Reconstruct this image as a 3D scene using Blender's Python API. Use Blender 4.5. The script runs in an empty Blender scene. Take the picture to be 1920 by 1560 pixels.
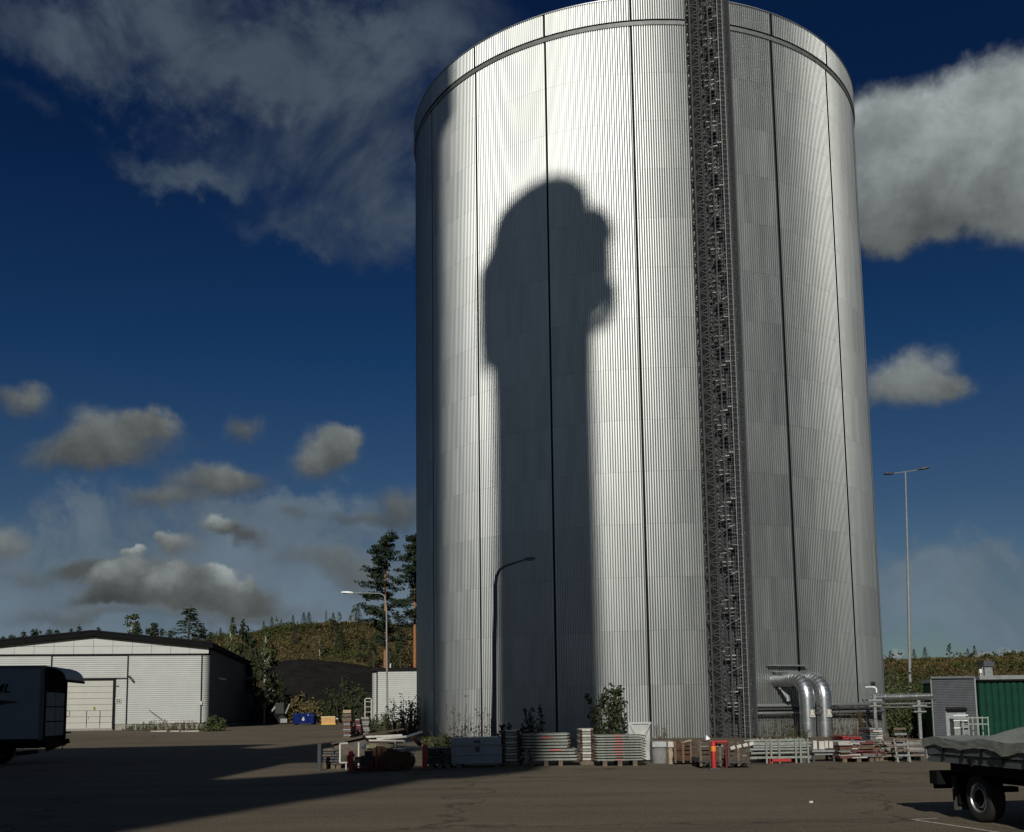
import bpy, math, random
from math import sin, cos, pi, radians as RAD, atan2, tan
from mathutils import Vector, Matrix, noise

# ------------------------------------------------------------------ camera
FPX, PITCH, ROLL, CXP, CYP, EYE = 1980.0, .1198, -.0131, 960.0, 1095.0, 1.6
F_ = Vector((0, cos(PITCH), sin(PITCH))); U0 = Vector((0, -sin(PITCH), cos(PITCH))); R0 = Vector((1, 0, 0))
R_ = cos(ROLL)*R0 + sin(ROLL)*U0
U_ = -sin(ROLL)*R0 + cos(ROLL)*U0
S = bpy.context.scene
cd = bpy.data.cameras.new('camera'); cam = bpy.data.objects.new('camera', cd); S.collection.objects.link(cam)
m = Matrix((( R_.x, U_.x, -F_.x, 0), (R_.y, U_.y, -F_.y, 0), (R_.z, U_.z, -F_.z, EYE), (0, 0, 0, 1)))
cam.matrix_world = m
cd.sensor_width = 36; cd.lens = FPX/1920*36; cd.shift_x = 0.0; cd.shift_y = (CYP-780)/1920
cd.clip_start = .1; cd.clip_end = 12000
S.camera = cam
S.render.resolution_x = 1024; S.render.resolution_y = 832

# ------------------------------------------------------------------ light
SUN_AZ, SUN_EL = RAD(8.0), RAD(28.0)          # sun behind the camera and a little left
EXPO = -0.35
SKY_STR, SUN_STR = .055, 4.6
def ray(px, py): return F_ + R_*((px-CXP)/FPX) - U_*((py-CYP)/FPX)

W = bpy.data.worlds.new('World'); S.world = W; W.use_nodes = True
nt = W.node_tree; nt.nodes.clear()
def N(t, **k):
    n = nt.nodes.new(t)
    for a, b in k.items(): setattr(n, a, b)
    return n
def MA(op, a, b=None, c=None, clamp=False):
    n = N('ShaderNodeMath', operation=op, use_clamp=clamp)
    for i, v in enumerate((a, b, c)):
        if v is None: continue
        if hasattr(v, 'is_output') or isinstance(v, bpy.types.NodeSocket): nt.links.new(v, n.inputs[i])
        else: n.inputs[i].default_value = v
    return n.outputs[0]
def SM(v, a, b, o0=0., o1=1.):
    n = N('ShaderNodeMapRange', interpolation_type='SMOOTHSTEP'); nt.links.new(v, n.inputs[0])
    n.inputs[1].default_value = a; n.inputs[2].default_value = b; n.inputs[3].default_value = o0; n.inputs[4].default_value = o1
    return n.outputs[0]
sky = N('ShaderNodeTexSky', sky_type='NISHITA', sun_disc=False, sun_elevation=SUN_EL, sun_rotation=pi+SUN_AZ,
        altitude=200., air_density=1., dust_density=.6, ozone_density=3.)
tc = N('ShaderNodeTexCoord'); sep = N('ShaderNodeSeparateXYZ'); nt.links.new(tc.outputs['Generated'], sep.inputs[0])
az = MA('ARCTAN2', sep.outputs[0], sep.outputs[1]); el = MA('ARCSINE', sep.outputs[2])
def NOI(scale, detail, rough, vec=None, dist=0.):
    n = N('ShaderNodeTexNoise'); n.inputs['Scale'].default_value = scale; n.inputs['Detail'].default_value = detail
    n.inputs['Roughness'].default_value = rough; n.inputs['Distortion'].default_value = dist
    nt.links.new(vec or tc.outputs['Generated'], n.inputs['Vector']); return n
# domain warp
w1 = NOI(9., 6., .6)
w2 = NOI(3.2, 4., .55)
wv = N('ShaderNodeVectorMath', operation='SUBTRACT'); nt.links.new(w1.outputs['Color'], wv.inputs[0]); wv.inputs[1].default_value = (.5, .5, .5)
ws = N('ShaderNodeVectorMath', operation='SCALE'); nt.links.new(wv.outputs[0], ws.inputs[0]); ws.inputs['Scale'].default_value = .075
cmb = N('ShaderNodeCombineXYZ'); nt.links.new(az, cmb.inputs[0]); nt.links.new(el, cmb.inputs[1])
wp = N('ShaderNodeVectorMath', operation='ADD'); nt.links.new(cmb.outputs[0], wp.inputs[0]); nt.links.new(ws.outputs[0], wp.inputs[1])
sp = N('ShaderNodeSeparateXYZ'); nt.links.new(wp.outputs[0], sp.inputs[0])
# clouds: (px, py, rx, ry, weight, brightness)  read off the photograph as directions
BL = [
 (1790, 300, 240, 160, 1.5, 1.0), (1890, 180, 130, 120, 1.4, 1.15), (1700, 270, 70, 60, .8, 1.3), (1780, 240, 70, 50, .8, 1.4), (1860, 300, 60, 60, .6, 1.2), (1700, 440, 120, 50, .7, .45), (1660, 300, 120, 130, 1.2, .95), (1750, 400, 150, 75, .95, .6), (1980, 300, 160, 180, 1.5, .9),
 (1690, 715, 95, 65, 1.3, .72), (1770, 735, 60, 26, .8, .6),
 (230, 815, 110, 55, 1.2, .5), (150, 858, 120, 42, 1.1, .42), (290, 785, 40, 30, .8, .5),
 (440, 795, 48, 34, .85, .4), (605, 865, 80, 48, 1.3, .52), (645, 845, 45, 30, 1.0, .52), (405, 905, 105, 42, 1.25, .48), (300, 945, 75, 26, .9, .45),
 (30, 755, 60, 45, 1.0, .48), (20, 1005, 50, 40, 1.0, .6),
 (545, 975, 55, 26, .7, .32), (770, 950, 60, 50, .9, .35), (680, 985, 90, 22, .7, .32), (395, 998, 24, 18, 1.3, .95), (420, 1008, 50, 16, .7, .3), (470, 1020, 60, 20, .6, .3),
 (60, 1075, 120, 30, .6, .36), (560, 1060, 150, 30, .6, .40), (690, 1085, 90, 36, .7, .42), (380, 1165, 180, 20, .6, .42),
 (260, 1100, 120, 40, 1.1, .50), (380, 1108, 130, 36, 1.1, .50), (200, 1128, 110, 18, .9, .28), (330, 1140, 150, 14, .9, .30), (470, 1120, 60, 26, .8, .46),
 (190, 1088, 24, 18, 1.6, 1.15), (245, 1052, 26, 12, 1.4, 1.15), (232, 1080, 30, 16, .9, .85), (300, 1108, 34, 20, 1.6, 1.10), (325, 1090, 22, 16, 1.2, 1.0), (405, 1078, 30, 18, 1.7, 1.15), (425, 1095, 26, 14, 1.2, .95), (455, 1092, 22, 12, 1.1, .95),
 (335, 1040, 42, 24, 1.1, .62), (320, 1028, 20, 14, 1.2, .9), (150, 1070, 60, 16, .7, .3), (520, 1150, 200, 20, .6, .42), (100, 1160, 160, 24, .7, .36),
 (1880, 1215, 40, 16, 1.1, 1.0), (1665, 1228, 40, 10, .9, .9),
]
# high thin veil of cloud: wide, soft
VE = [(350, 60, 420, 150, 1.0), (600, 170, 300, 120, 1.0), (720, 330, 190, 130, .8), (800, 60, 240, 120, .6), (330, 270, 130, 60, .5), (560, 400, 200, 60, .6), (700, 455, 130, 60, .6), (60, 210, 110, 60, .3), (480, 290, 260, 70, .35),
      (350, 1120, 1100, 190, 1.45), (450, 985, 800, 60, .5), (1800, 1100, 460, 100, 1.1), (1900, 1180, 500, 50, .5)]
def ae(px, py):
    d = ray(px, py).normalized(); return atan2(d.x, d.y), math.asin(d.z)
def blobsum(lst, coord, soft0, withb):
    tot = None; bs = None
    for b in lst:
        a0, e0 = ae(b[0], b[1]); ax, _ = ae(b[0]+b[2], b[1]); _, ey = ae(b[0], b[1]-b[3])
        rx, ry = abs(ax-a0), abs(ey-e0)
        v = N('ShaderNodeVectorMath', operation='SUBTRACT'); nt.links.new(coord, v.inputs[0]); v.inputs[1].default_value = (a0, e0, 0)
        v2 = N('ShaderNodeVectorMath', operation='MULTIPLY'); nt.links.new(v.outputs[0], v2.inputs[0]); v2.inputs[1].default_value = (1/rx, 1/ry, 0)
        L = N('ShaderNodeVectorMath', operation='LENGTH'); nt.links.new(v2.outputs[0], L.inputs[0])
        g = SM(L.outputs['Value'], soft0, 0., 0., b[4])
        tot = g if tot is None else MA('ADD', tot, g)
        if withb:
            s2 = N('ShaderNodeSeparateXYZ'); nt.links.new(v2.outputs[0], s2.inputs[0])
            loc = MA('MULTIPLY_ADD', s2.outputs[1], .42*b[5], b[5])
            gb = MA('MULTIPLY', g, loc)
            bs = gb if bs is None else MA('ADD', bs, gb)
    return tot, bs
cum, cub = blobsum(BL, wp.outputs[0], 1.55, True)
bav = MA('DIVIDE', cub, MA('MAXIMUM', cum, .02))
fine = NOI(22., 8., .62)
dens = MA('ADD', cum, MA('MULTIPLY', MA('SUBTRACT', fine.outputs['Fac'], .5), .9))
a_cu = SM(dens, .22, 1.15)
# veil
ws2 = N('ShaderNodeVectorMath', operation='SCALE'); nt.links.new(wv.outputs[0], ws2.inputs[0]); ws2.inputs['Scale'].default_value = .2
wp2 = N('ShaderNodeVectorMath', operation='ADD'); nt.links.new(cmb.outputs[0], wp2.inputs[0]); nt.links.new(ws2.outputs[0], wp2.inputs[1])
ve, _ = blobsum(VE, wp2.outputs[0], 1.3, False)
vn = NOI(7., 9., .6, dist=.4)
back = SM(sep.outputs[1], .15, -.35)                 # the sky behind goes on with the same broken veil
vd = MA('MULTIPLY', MA('ADD', ve, MA('MULTIPLY', back, MA('MULTIPLY', w2.outputs['Fac'], .9))), SM(vn.outputs['Fac'], .30, .66, .35, 1.15))
a_ve = MA('MULTIPLY', SM(vd, .06, .95), SM(el, RAD(12), RAD(24), .92, .78))
# colours
tint = N('ShaderNodeMix', data_type='RGBA', blend_type='MULTIPLY'); tint.inputs[0].default_value = 1
CU_COL = (5.3, 5.9, 5.95, 1); VE_COL = (1.85, 2.5, 3.15, 1)
er = N('ShaderNodeValToRGB'); er.color_ramp.elements[0].position = 0.; er.color_ramp.elements[1].position = 1.
er.color_ramp.elements[0].color = (.50, .58, .62, 1); er.color_ramp.elements[1].color = (.05, .165, .36, 1)
e_ = er.color_ramp.elements.new(.16); e_.color = (.30, .42, .55, 1)
e_ = er.color_ramp.elements.new(.42); e_.color = (.115, .30, .50, 1)
e_ = er.color_ramp.elements.new(.75); e_.color = (.058, .175, .375, 1)
nt.links.new(SM(el, 0, RAD(42)), er.inputs[0]); er.color_ramp.interpolation = 'LINEAR'
dt = N('ShaderNodeVectorMath', operation='DOT_PRODUCT'); nt.links.new(tc.outputs['Generated'], dt.inputs[0])
dt.inputs[1].default_value = (-sin(SUN_AZ)*cos(SUN_EL), -cos(SUN_AZ)*cos(SUN_EL), sin(SUN_EL))
glow = SM(dt.outputs['Value'], .1, .95)               # the sky on the sun's side is paler and brighter
mg = N('ShaderNodeMix', data_type='RGBA'); nt.links.new(glow, mg.inputs[0]); nt.links.new(er.outputs[0], mg.inputs[6]); mg.inputs[7].default_value = (.70, .75, .78, 1)
nt.links.new(sky.outputs[0], tint.inputs[6]); nt.links.new(mg.outputs[2], tint.inputs[7])
def scalecol(col, fac):
    n = N('ShaderNodeMix', data_type='RGBA', blend_type='MULTIPLY'); n.inputs[0].default_value = 1
    n.inputs[6].default_value = col; c = N('ShaderNodeCombineXYZ')
    for i in range(3): nt.links.new(fac, c.inputs[i])
    nt.links.new(c.outputs[0], n.inputs[7]); return n.outputs[2]
cb = MA('MULTIPLY', bav, SM(fine.outputs['Fac'], .3, .72, .72, 1.2))
cucol = scalecol(CU_COL, cb); vecol = scalecol(VE_COL, MA('MULTIPLY', SM(vn.outputs['Fac'], .3, .75, .8, 1.2), MA('ADD', SM(el, RAD(4), RAD(24), 1.55, 1.0), MA('MULTIPLY', glow, .6))))
m1 = N('ShaderNodeMix', data_type='RGBA'); nt.links.new(a_ve, m1.inputs[0]); nt.links.new(tint.outputs[2], m1.inputs[6]); nt.links.new(vecol, m1.inputs[7])
m2 = N('ShaderNodeMix', data_type='RGBA'); nt.links.new(a_cu, m2.inputs[0]); nt.links.new(m1.outputs[2], m2.inputs[6]); nt.links.new(cucol, m2.inputs[7])
bg = N('ShaderNodeBackground'); bg.inputs[1].default_value = SKY_STR
nt.links.new(m2.outputs[2], bg.inputs[0]); wo = N('ShaderNodeOutputWorld'); nt.links.new(bg.outputs[0], wo.inputs[0])

sl = bpy.data.lights.new('sun', 'SUN'); sl.energy = SUN_STR; sl.angle = RAD(.53); sl.color = (1., .955, .87)
so = bpy.data.objects.new('sun', sl); S.collection.objects.link(so)
sdir = Vector((-sin(SUN_AZ)*cos(SUN_EL), -cos(SUN_AZ)*cos(SUN_EL), sin(SUN_EL)))    # towards the sun
so.rotation_euler = sdir.to_track_quat('Z', 'Y').to_euler()
vs = S.view_settings; vs.view_transform = 'Standard'; vs.look = 'None'; vs.exposure = EXPO; vs.gamma = 1; vs.use_curve_mapping = False

# ------------------------------------------------------------------ helpers
rnd = random.Random(7)
def sstep(a, b, x):
    t = min(1, max(0, (x-a)/(b-a))); return t*t*(3-2*t)
def gz(x, y):
    """ground height: a gentle rise to the back left, a dip behind the tank's right side"""
    return .55*sstep(58, 95, y)*sstep(8, -4, x) - .75*sstep(19, 27, x)*sstep(46, 56, y)
def pt(px, py, Y):
    d = ray(px, py); t = Y/d.y; return Vector((d.x*t, Y, EYE+d.z*t))
def gp(px, py):
    d = ray(px, py); t = 5.
    while t < 400:
        P = d*t
        if EYE+P.z <= gz(P.x, P.y): break
        t += .05
    return Vector((P.x, P.y, gz(P.x, P.y)))
def onY(px, Y, py=1380):
    p = pt(px, py, Y); return Vector((p.x, Y, gz(p.x, Y)))

MATS = {}
def mat(name, col, rough=.6, metal=0., var=.25, scale=3., bump=0., bscale=30., col2=None, stretch=None, spec=.5, det=5., emit=None):
    if name in MATS: return MATS[name]
    M = bpy.data.materials.new(name); M.use_nodes = True; t = M.node_tree; b = t.nodes['Principled BSDF']
    b.inputs['Roughness'].default_value = rough; b.inputs['Metallic'].default_value = metal
    b.inputs['Specular IOR Level'].default_value = spec
    tcn = t.nodes.new('ShaderNodeTexCoord'); vec = tcn.outputs['Object']
    if stretch:
        mp = t.nodes.new('ShaderNodeMapping'); mp.inputs['Scale'].default_value = stretch
        t.links.new(vec, mp.inputs[0]); vec = mp.outputs[0]
    n = t.nodes.new('ShaderNodeTexNoise'); n.inputs['Scale'].default_value = scale; n.inputs['Detail'].default_value = det; n.inputs['Roughness'].default_value = .62
    t.links.new(vec, n.inputs['Vector'])
    r = t.nodes.new('ShaderNodeValToRGB'); c2 = col2 or tuple(c*(1-var) for c in col)
    c1 = tuple(min(1, c*(1+var*.6)) for c in col) if not col2 else col
    r.color_ramp.elements[0].position = .32; r.color_ramp.elements[1].position = .68
    r.color_ramp.elements[0].color = (*c2, 1); r.color_ramp.elements[1].color = (*c1, 1)
    t.links.new(n.outputs['Fac'], r.inputs[0]); t.links.new(r.outputs[0], b.inputs['Base Color'])
    if bump:
        n2 = t.nodes.new('ShaderNodeTexNoise'); n2.inputs['Scale'].default_value = bscale; n2.inputs['Detail'].default_value = 4
        t.links.new(vec, n2.inputs['Vector'])
        bp = t.nodes.new('ShaderNodeBump'); bp.inputs['Strength'].default_value = bump; bp.inputs['Distance'].default_value = .02
        t.links.new(n2.outputs['Fac'], bp.inputs['Height']); t.links.new(bp.outputs[0], b.inputs['Normal'])
    MATS[name] = M; return M

class MB:
    def __init__(s): s.v = []; s.f = []
    def add(s, vs, fs):
        o = len(s.v); s.v += [tuple(v) for v in vs]; s.f += [tuple(i+o for i in f) for f in fs]; return s
    def box(s, c, d, rz=0., rx=0., ry=0.):
        M = Matrix.Rotation(rz, 3, 'Z') @ Matrix.Rotation(ry, 3, 'Y') @ Matrix.Rotation(rx, 3, 'X'); c = Vector(c)
        vs = [c + M @ Vector((x*d[0]/2, y*d[1]/2, z*d[2]/2)) for x in (-1, 1) for y in (-1, 1) for z in (-1, 1)]
        return s.add(vs, [(0, 1, 3, 2), (4, 6, 7, 5), (0, 4, 5, 1), (2, 3, 7, 6), (0, 2, 6, 4), (1, 5, 7, 3)])
    def b2(s, a, b):
        return s.box([(a[i]+b[i])/2 for i in range(3)], [abs(b[i]-a[i]) for i in range(3)])
    def bar(s, p, q, w, h=None, up=(0, 0, 1)):
        p, q = Vector(p), Vector(q); h = h or w; d = (q-p)
        if d.length < 1e-6: return s
        d.normalize(); up = Vector(up)
        if abs(d.dot(up)) > .98: up = Vector((1, 0, 0))
        x = d.cross(up).normalized(); y = x.cross(d)
        vs = [P + x*a*w/2 + y*b*h/2 for P in (p, q) for a, b in ((-1, -1), (1, -1), (1, 1), (-1, 1))]
        return s.add(vs, [(3, 2, 1, 0), (4, 5, 6, 7), (0, 1, 5, 4), (1, 2, 6, 5), (2, 3, 7, 6), (3, 0, 4, 7)])
    def tube(s, pts, r, n=8, cap=True, r1=None):
        pts = [Vector(p) for p in pts]; K = len(pts); vs = []; fs = []
        prevx = None
        for i, p in enumerate(pts):
            d = (pts[min(i+1, K-1)] - pts[max(i-1, 0)]).normalized()
            up = Vector((0, 0, 1)) if abs(d.z) < .95 else Vector((0, 1, 0))
            x = d.cross(up).normalized()
            if prevx is not None:
                x = (prevx - d*prevx.dot(d)).normalized()
            prevx = x; y = x.cross(d)
            rr = r if r1 is None else r + (r1-r)*i/(K-1)
            if isinstance(r, (list, tuple)): rr = r[i]
            vs += [p + x*cos(2*pi*k/n)*rr + y*sin(2*pi*k/n)*rr for k in range(n)]
        for i in range(K-1):
            fs += [(i*n+k, i*n+(k+1) % n, (i+1)*n+(k+1) % n, (i+1)*n+k) for k in range(n)]
        if cap: fs += [tuple(range(n))[::-1], tuple((K-1)*n+k for k in range(n))]
        return s.add(vs, fs)
    def prism(s, poly, y0, y1):           # polygon in xz, extruded along y
        n = len(poly); vs = [(x, y0, z) for x, z in poly] + [(x, y1, z) for x, z in poly]
        return s.add(vs, [tuple(range(n)), tuple(range(n, 2*n))[::-1]] + [(i, i+n, (i+1) % n+n, (i+1) % n) for i in range(n)])
    def mesh(s, name, m, smooth=None):
        me = bpy.data.meshes.new(name); me.from_pydata(s.v, [], s.f); me.materials.append(m)
        if smooth:
            me.polygons.foreach_set('use_smooth', [True]*len(me.polygons)); me.set_sharp_from_angle(angle=RAD(smooth))
        me.update(); return me
COL = S.collection
def obj(name, mb, m, parent=None, loc=None, rz=None, smooth=None, label=None):
    me = mb if isinstance(mb, bpy.types.Mesh) else mb.mesh(name, m, smooth)
    o = bpy.data.objects.new(name, me); COL.objects.link(o)
    if parent: o.parent = parent
    if loc is not None: o.location = loc
    if rz is not None: o.rotation_euler = (0, 0, rz)
    if label: o['label'] = label
    return o
def tag(o, label, cat, group=None):
    o['label'] = label; o['category'] = cat
    if group: o['group'] = group
    return o
def thing(name, label, cat, loc=(0, 0, 0), rz=0., group=None):
    o = bpy.data.objects.new(name, None); COL.objects.link(o); o.location = loc; o.rotation_euler = (0, 0, rz)
    return tag(o, label, cat, group)
def struct(name, mb, m, **k):
    o = obj(name, mb, m, **k); o['kind'] = 'structure'; return o
def dup(root, loc, rz=0., label=None, scale=None):
    r = root.copy(); COL.objects.link(r); r.location = loc; r.rotation_euler = (0, 0, rz)
    if scale: r.scale = scale
    if label: r['label'] = label
    for ch in list(root.children):
        c = ch.copy(); COL.objects.link(c); c.parent = r
        for g in ch.children:
            d = g.copy(); COL.objects.link(d); d.parent = c
    return r

# materials
def tank_mat():
    M = bpy.data.materials.new('ribbed_aluminium'); M.use_nodes = True; t = M.node_tree; b = t.nodes['Principled BSDF']
    b.inputs['Metallic'].default_value = .89; b.inputs['Roughness'].default_value = .43
    tcn = t.nodes.new('ShaderNodeTexCoord')
    oi = t.nodes.new('ShaderNodeObjectInfo')
    n = t.nodes.new('ShaderNodeTexNoise'); n.inputs['Scale'].default_value = 1.0; n.inputs['Detail'].default_value = 6
    mp = t.nodes.new('ShaderNodeMapping'); mp.inputs['Scale'].default_value = (1.6, 1.6, .12)
    ad = t.nodes.new('ShaderNodeVectorMath'); ad.operation = 'ADD'
    cm = t.nodes.new('ShaderNodeCombineXYZ'); mu = t.nodes.new('ShaderNodeMath'); mu.operation = 'MULTIPLY'; mu.inputs[1].default_value = 57.
    t.links.new(oi.outputs['Random'], mu.inputs[0]); t.links.new(mu.outputs[0], cm.inputs[0])
    t.links.new(tcn.outputs['Object'], mp.inputs[0]); t.links.new(mp.outputs[0], ad.inputs[0]); t.links.new(cm.outputs[0], ad.inputs[1]); t.links.new(ad.outputs[0], n.inputs['Vector'])
    r = t.nodes.new('ShaderNodeValToRGB'); r.color_ramp.elements[0].position = .3; r.color_ramp.elements[1].position = .7
    r.color_ramp.elements[0].color = (.285, .302, .297, 1); r.color_ramp.elements[1].color = (.375, .39, .381, 1)
    t.links.new(n.outputs['Fac'], r.inputs[0])
    hv = t.nodes.new('ShaderNodeHueSaturation'); mr = t.nodes.new('ShaderNodeMapRange'); mr.inputs[3].default_value = .955; mr.inputs[4].default_value = 1.035
    t.links.new(oi.outputs['Random'], mr.inputs[0]); t.links.new(mr.outputs[0], hv.inputs['Value']); t.links.new(r.outputs[0], hv.inputs['Color'])
    t.links.new(hv.outputs[0], b.inputs['Base Color'])
    mr2 = t.nodes.new('ShaderNodeMapRange'); mr2.inputs[3].default_value = .41; mr2.inputs[4].default_value = .50
    t.links.new(n.outputs['Fac'], mr2.inputs[0]); t.links.new(mr2.outputs[0], b.inputs['Roughness'])
    return M
ALU = tank_mat()
BLACK = mat('black_rubber_seal', (.006, .006, .007), .7, spec=.08)
DARKST = mat('dark_weathered_steel', (.055, .058, .062), .7, .2, scale=6)
GALV = mat('galvanised_steel', (.42, .44, .44), .45, .8, var=.2, scale=5)
GALVDULL = mat('dull_galvanised_steel', (.24, .255, .25), .6, .5, var=.3, scale=6)
WHITEST = mat('white_corrugated_sheet', (.40, .415, .40), .5, .1, var=.07, scale=.8)
BLACKP = mat('black_trim_paint', (.008, .008, .009), .6, spec=.08)
ROOFB = mat('black_roofing_felt', (.007, .007, .008), .8, spec=.08)
CONC = mat('concrete', (.26, .25, .22), .9, var=.25, scale=4, bump=.3)
DARKGREY = mat('dark_grey_sheet', (.055, .062, .07), .55, .1, scale=2)
GREEN = mat('green_painted_sheet', (.004, .040, .024), .8, var=.2, scale=2, spec=.2)
WOOD = mat('weathered_timber', (.125, .095, .065), .85, var=.4, scale=8, stretch=(1, 1, 1))
PALEWOOD = mat('pale_planed_timber', (.34, .25, .15), .8, var=.2, scale=8)
WHITEP = mat('chalky_white_paint', (.46, .45, .40), .6, var=.2, scale=9)
RED = mat('red_paint', (.36, .014, .010), .6, var=.25, scale=9)
YEL = mat('yellow_paint', (.70, .48, .05), .5, var=.2, scale=9)
ORAN = mat('orange_reflector', (.80, .22, .03), .5)
RUST = mat('rusty_steel', (.085, .040, .022), .9, .2, var=.55, scale=10)
FORM = mat('grey_green_formwork_steel', (.23, .25, .22), .6, .25, var=.3, scale=7)
FORMD = mat('formwork_plywood', (.07, .055, .04), .7)
REDMARK = mat('faded_red_spray_paint', (.55, .06, .05), .8)
TARP = mat('grey_pvc_tarpaulin', (.20, .215, .19), .55, var=.2, scale=3, bump=.25, bscale=8)
PANELG = mat('anodised_grey_dropside', (.095, .108, .108), .6, .1, var=.2, scale=3)
RUBBER = mat('tyre_rubber', (.012, .012, .012), .85)
UNDER = mat('underbody_black', (.007, .007, .008), .8, spec=.08)
BLUE = mat('blue_container_paint', (.001, .012, .10), .8, var=.2, scale=2, spec=.15)
POLE = mat('weathered_pole_zinc', (.22, .23, .225), .6, .15, var=.2, scale=4)
LAMPG = mat('pale_lamp_housing', (.66, .68, .68), .4, var=.1)
GLASS = mat('dark_lamp_glass', (.05, .05, .05), .2)
BARKP = mat('orange_pine_bark', (.30, .13, .05), .9, var=.4, scale=6)
BARK = mat('dark_bark', (.06, .05, .04), .9, var=.4, scale=6)
BIRCH = mat('birch_bark', (.40, .38, .34), .8, var=.5, scale=9)
PINE = mat('pine_needles', (.032, .050, .026), .8, col2=(.014, .026, .014), scale=.8, spec=.2)
SPRUCE = mat('spruce_needles', (.05, .065, .03), .8, col2=(.022, .034, .016), scale=.8, spec=.2)
LEAF = mat('leaf_green', (.075, .095, .028), .7, col2=(.030, .045, .014), scale=1.4, spec=.25)
LEAFD = mat('dark_leaf_green', (.042, .055, .020), .7, col2=(.018, .026, .010), scale=1.6, spec=.2)
DRY = mat('dry_brown_stems', (.11, .07, .035), .8, col2=(.05, .035, .02), scale=3, spec=.2)
SCRUB = mat('hillside_scrub_mixed', (.19, .150, .062), .9, col2=(.07, .060, .023), scale=.22, spec=.1, det=7)
SOIL = mat('hill_soil', (.10, .07, .035), .95, col2=(.032, .032, .018), scale=.08, spec=.1, det=8)
GRAVELM = mat('dark_gravel', (.014, .013, .012), .95, var=.5, scale=.6, bump=.8, bscale=3, spec=.1, det=8)
BAG = mat('grey_woven_bag', (.17, .175, .17), .8, var=.25, scale=5, bump=.3)
BEIGE = mat('beige_bag_cloth', (.32, .26, .19), .85, var=.2, scale=5)
REDBR = mat('red_brown_laminated_board', (.16, .05, .045), .75, var=.5, scale=7)
PANELW = mat('off_white_wall_panel', (.42, .43, .405), .55, var=.05, scale=1.)
DOORW = mat('cream_door_panel', (.39, .39, .345), .5, var=.05, scale=1.2)
DARKRED = mat('dull_red_paint', (.13, .012, .018), .6, var=.4, scale=8)

def asphalt():
    M = bpy.data.materials.new('worn_asphalt'); M.use_nodes = True; t = M.node_tree; b = t.nodes['Principled BSDF']
    b.inputs['Roughness'].default_value = .92; b.inputs['Specular IOR Level'].default_value = .25
    tcn = t.nodes.new('ShaderNodeTexCoord')
    def no(sc, de, ro=.6, st=None):
        n = t.nodes.new('ShaderNodeTexNoise'); n.inputs['Scale'].default_value = sc; n.inputs['Detail'].default_value = de; n.inputs['Roughness'].default_value = ro
        v = tcn.outputs['Object']
        if st:
            mp = t.nodes.new('ShaderNodeMapping'); mp.inputs['Scale'].default_value = st; t.links.new(v, mp.inputs[0]); v = mp.outputs[0]
        t.links.new(v, n.inputs['Vector']); return n.outputs['Fac']
    def ramp(f, p0, c0, p1, c1):
        r = t.nodes.new('ShaderNodeValToRGB'); r.color_ramp.elements[0].position = p0; r.color_ramp.elements[1].position = p1
        r.color_ramp.elements[0].color = c0; r.color_ramp.elements[1].color = c1; t.links.new(f, r.inputs[0]); return r.outputs[0]
    def mul(a, c, f=1.):
        mx = t.nodes.new('ShaderNodeMix'); mx.data_type = 'RGBA'; mx.blend_type = 'MULTIPLY'; mx.inputs[0].default_value = f
        t.links.new(a, mx.inputs[6]); t.links.new(c, mx.inputs[7]); return mx.outputs[2]
    base = ramp(no(.13, 6), .3, (.116, .097, .070, 1), .7, (.150, .125, .091, 1))
    sp_ = ramp(no(28., 3, .75), .36, (.45, .45, .45, 1), .66, (1.5, 1.48, 1.42, 1))
    sp2 = ramp(no(6., 5, .7), .3, (.82, .82, .82, 1), .7, (1.12, 1.12, 1.12, 1))
    streak = ramp(no(.5, 5, .6, (.25, 1.6, 1)), .35, (.78, .78, .80, 1), .6, (1.05, 1.04, 1.02, 1))
    vo = t.nodes.new('ShaderNodeTexVoronoi'); vo.feature = 'DISTANCE_TO_EDGE'; vo.inputs['Scale'].default_value = .11
    wn = t.nodes.new('ShaderNodeTexNoise'); wn.inputs['Scale'].default_value = .9; wn.inputs['Detail'].default_value = 6; t.links.new(tcn.outputs['Object'], wn.inputs['Vector'])
    sc = t.nodes.new('ShaderNodeVectorMath'); sc.operation = 'SCALE'; sc.inputs['Scale'].default_value = 2.2; t.links.new(wn.outputs['Color'], sc.inputs[0])
    ad = t.nodes.new('ShaderNodeVectorMath'); ad.operation = 'ADD'; t.links.new(tcn.outputs['Object'], ad.inputs[0]); t.links.new(sc.outputs[0], ad.inputs[1]); t.links.new(ad.outputs[0], vo.inputs['Vector'])
    cr = ramp(vo.outputs['Distance'], .002, (.42, .40, .38, 1), .009, (1, 1, 1, 1))
    c = mul(mul(mul(mul(base, sp_), sp2), streak), cr, .85)
    t.links.new(c, b.inputs['Base Color'])
    bp = t.nodes.new('ShaderNodeBump'); bp.inputs['Strength'].default_value = .5; bp.inputs['Distance'].default_value = .012
    t.links.new(no(60., 3, .7), bp.inputs['Height']); t.links.new(bp.outputs[0], b.inputs['Normal'])
    return M
ASPH = asphalt()

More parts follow.
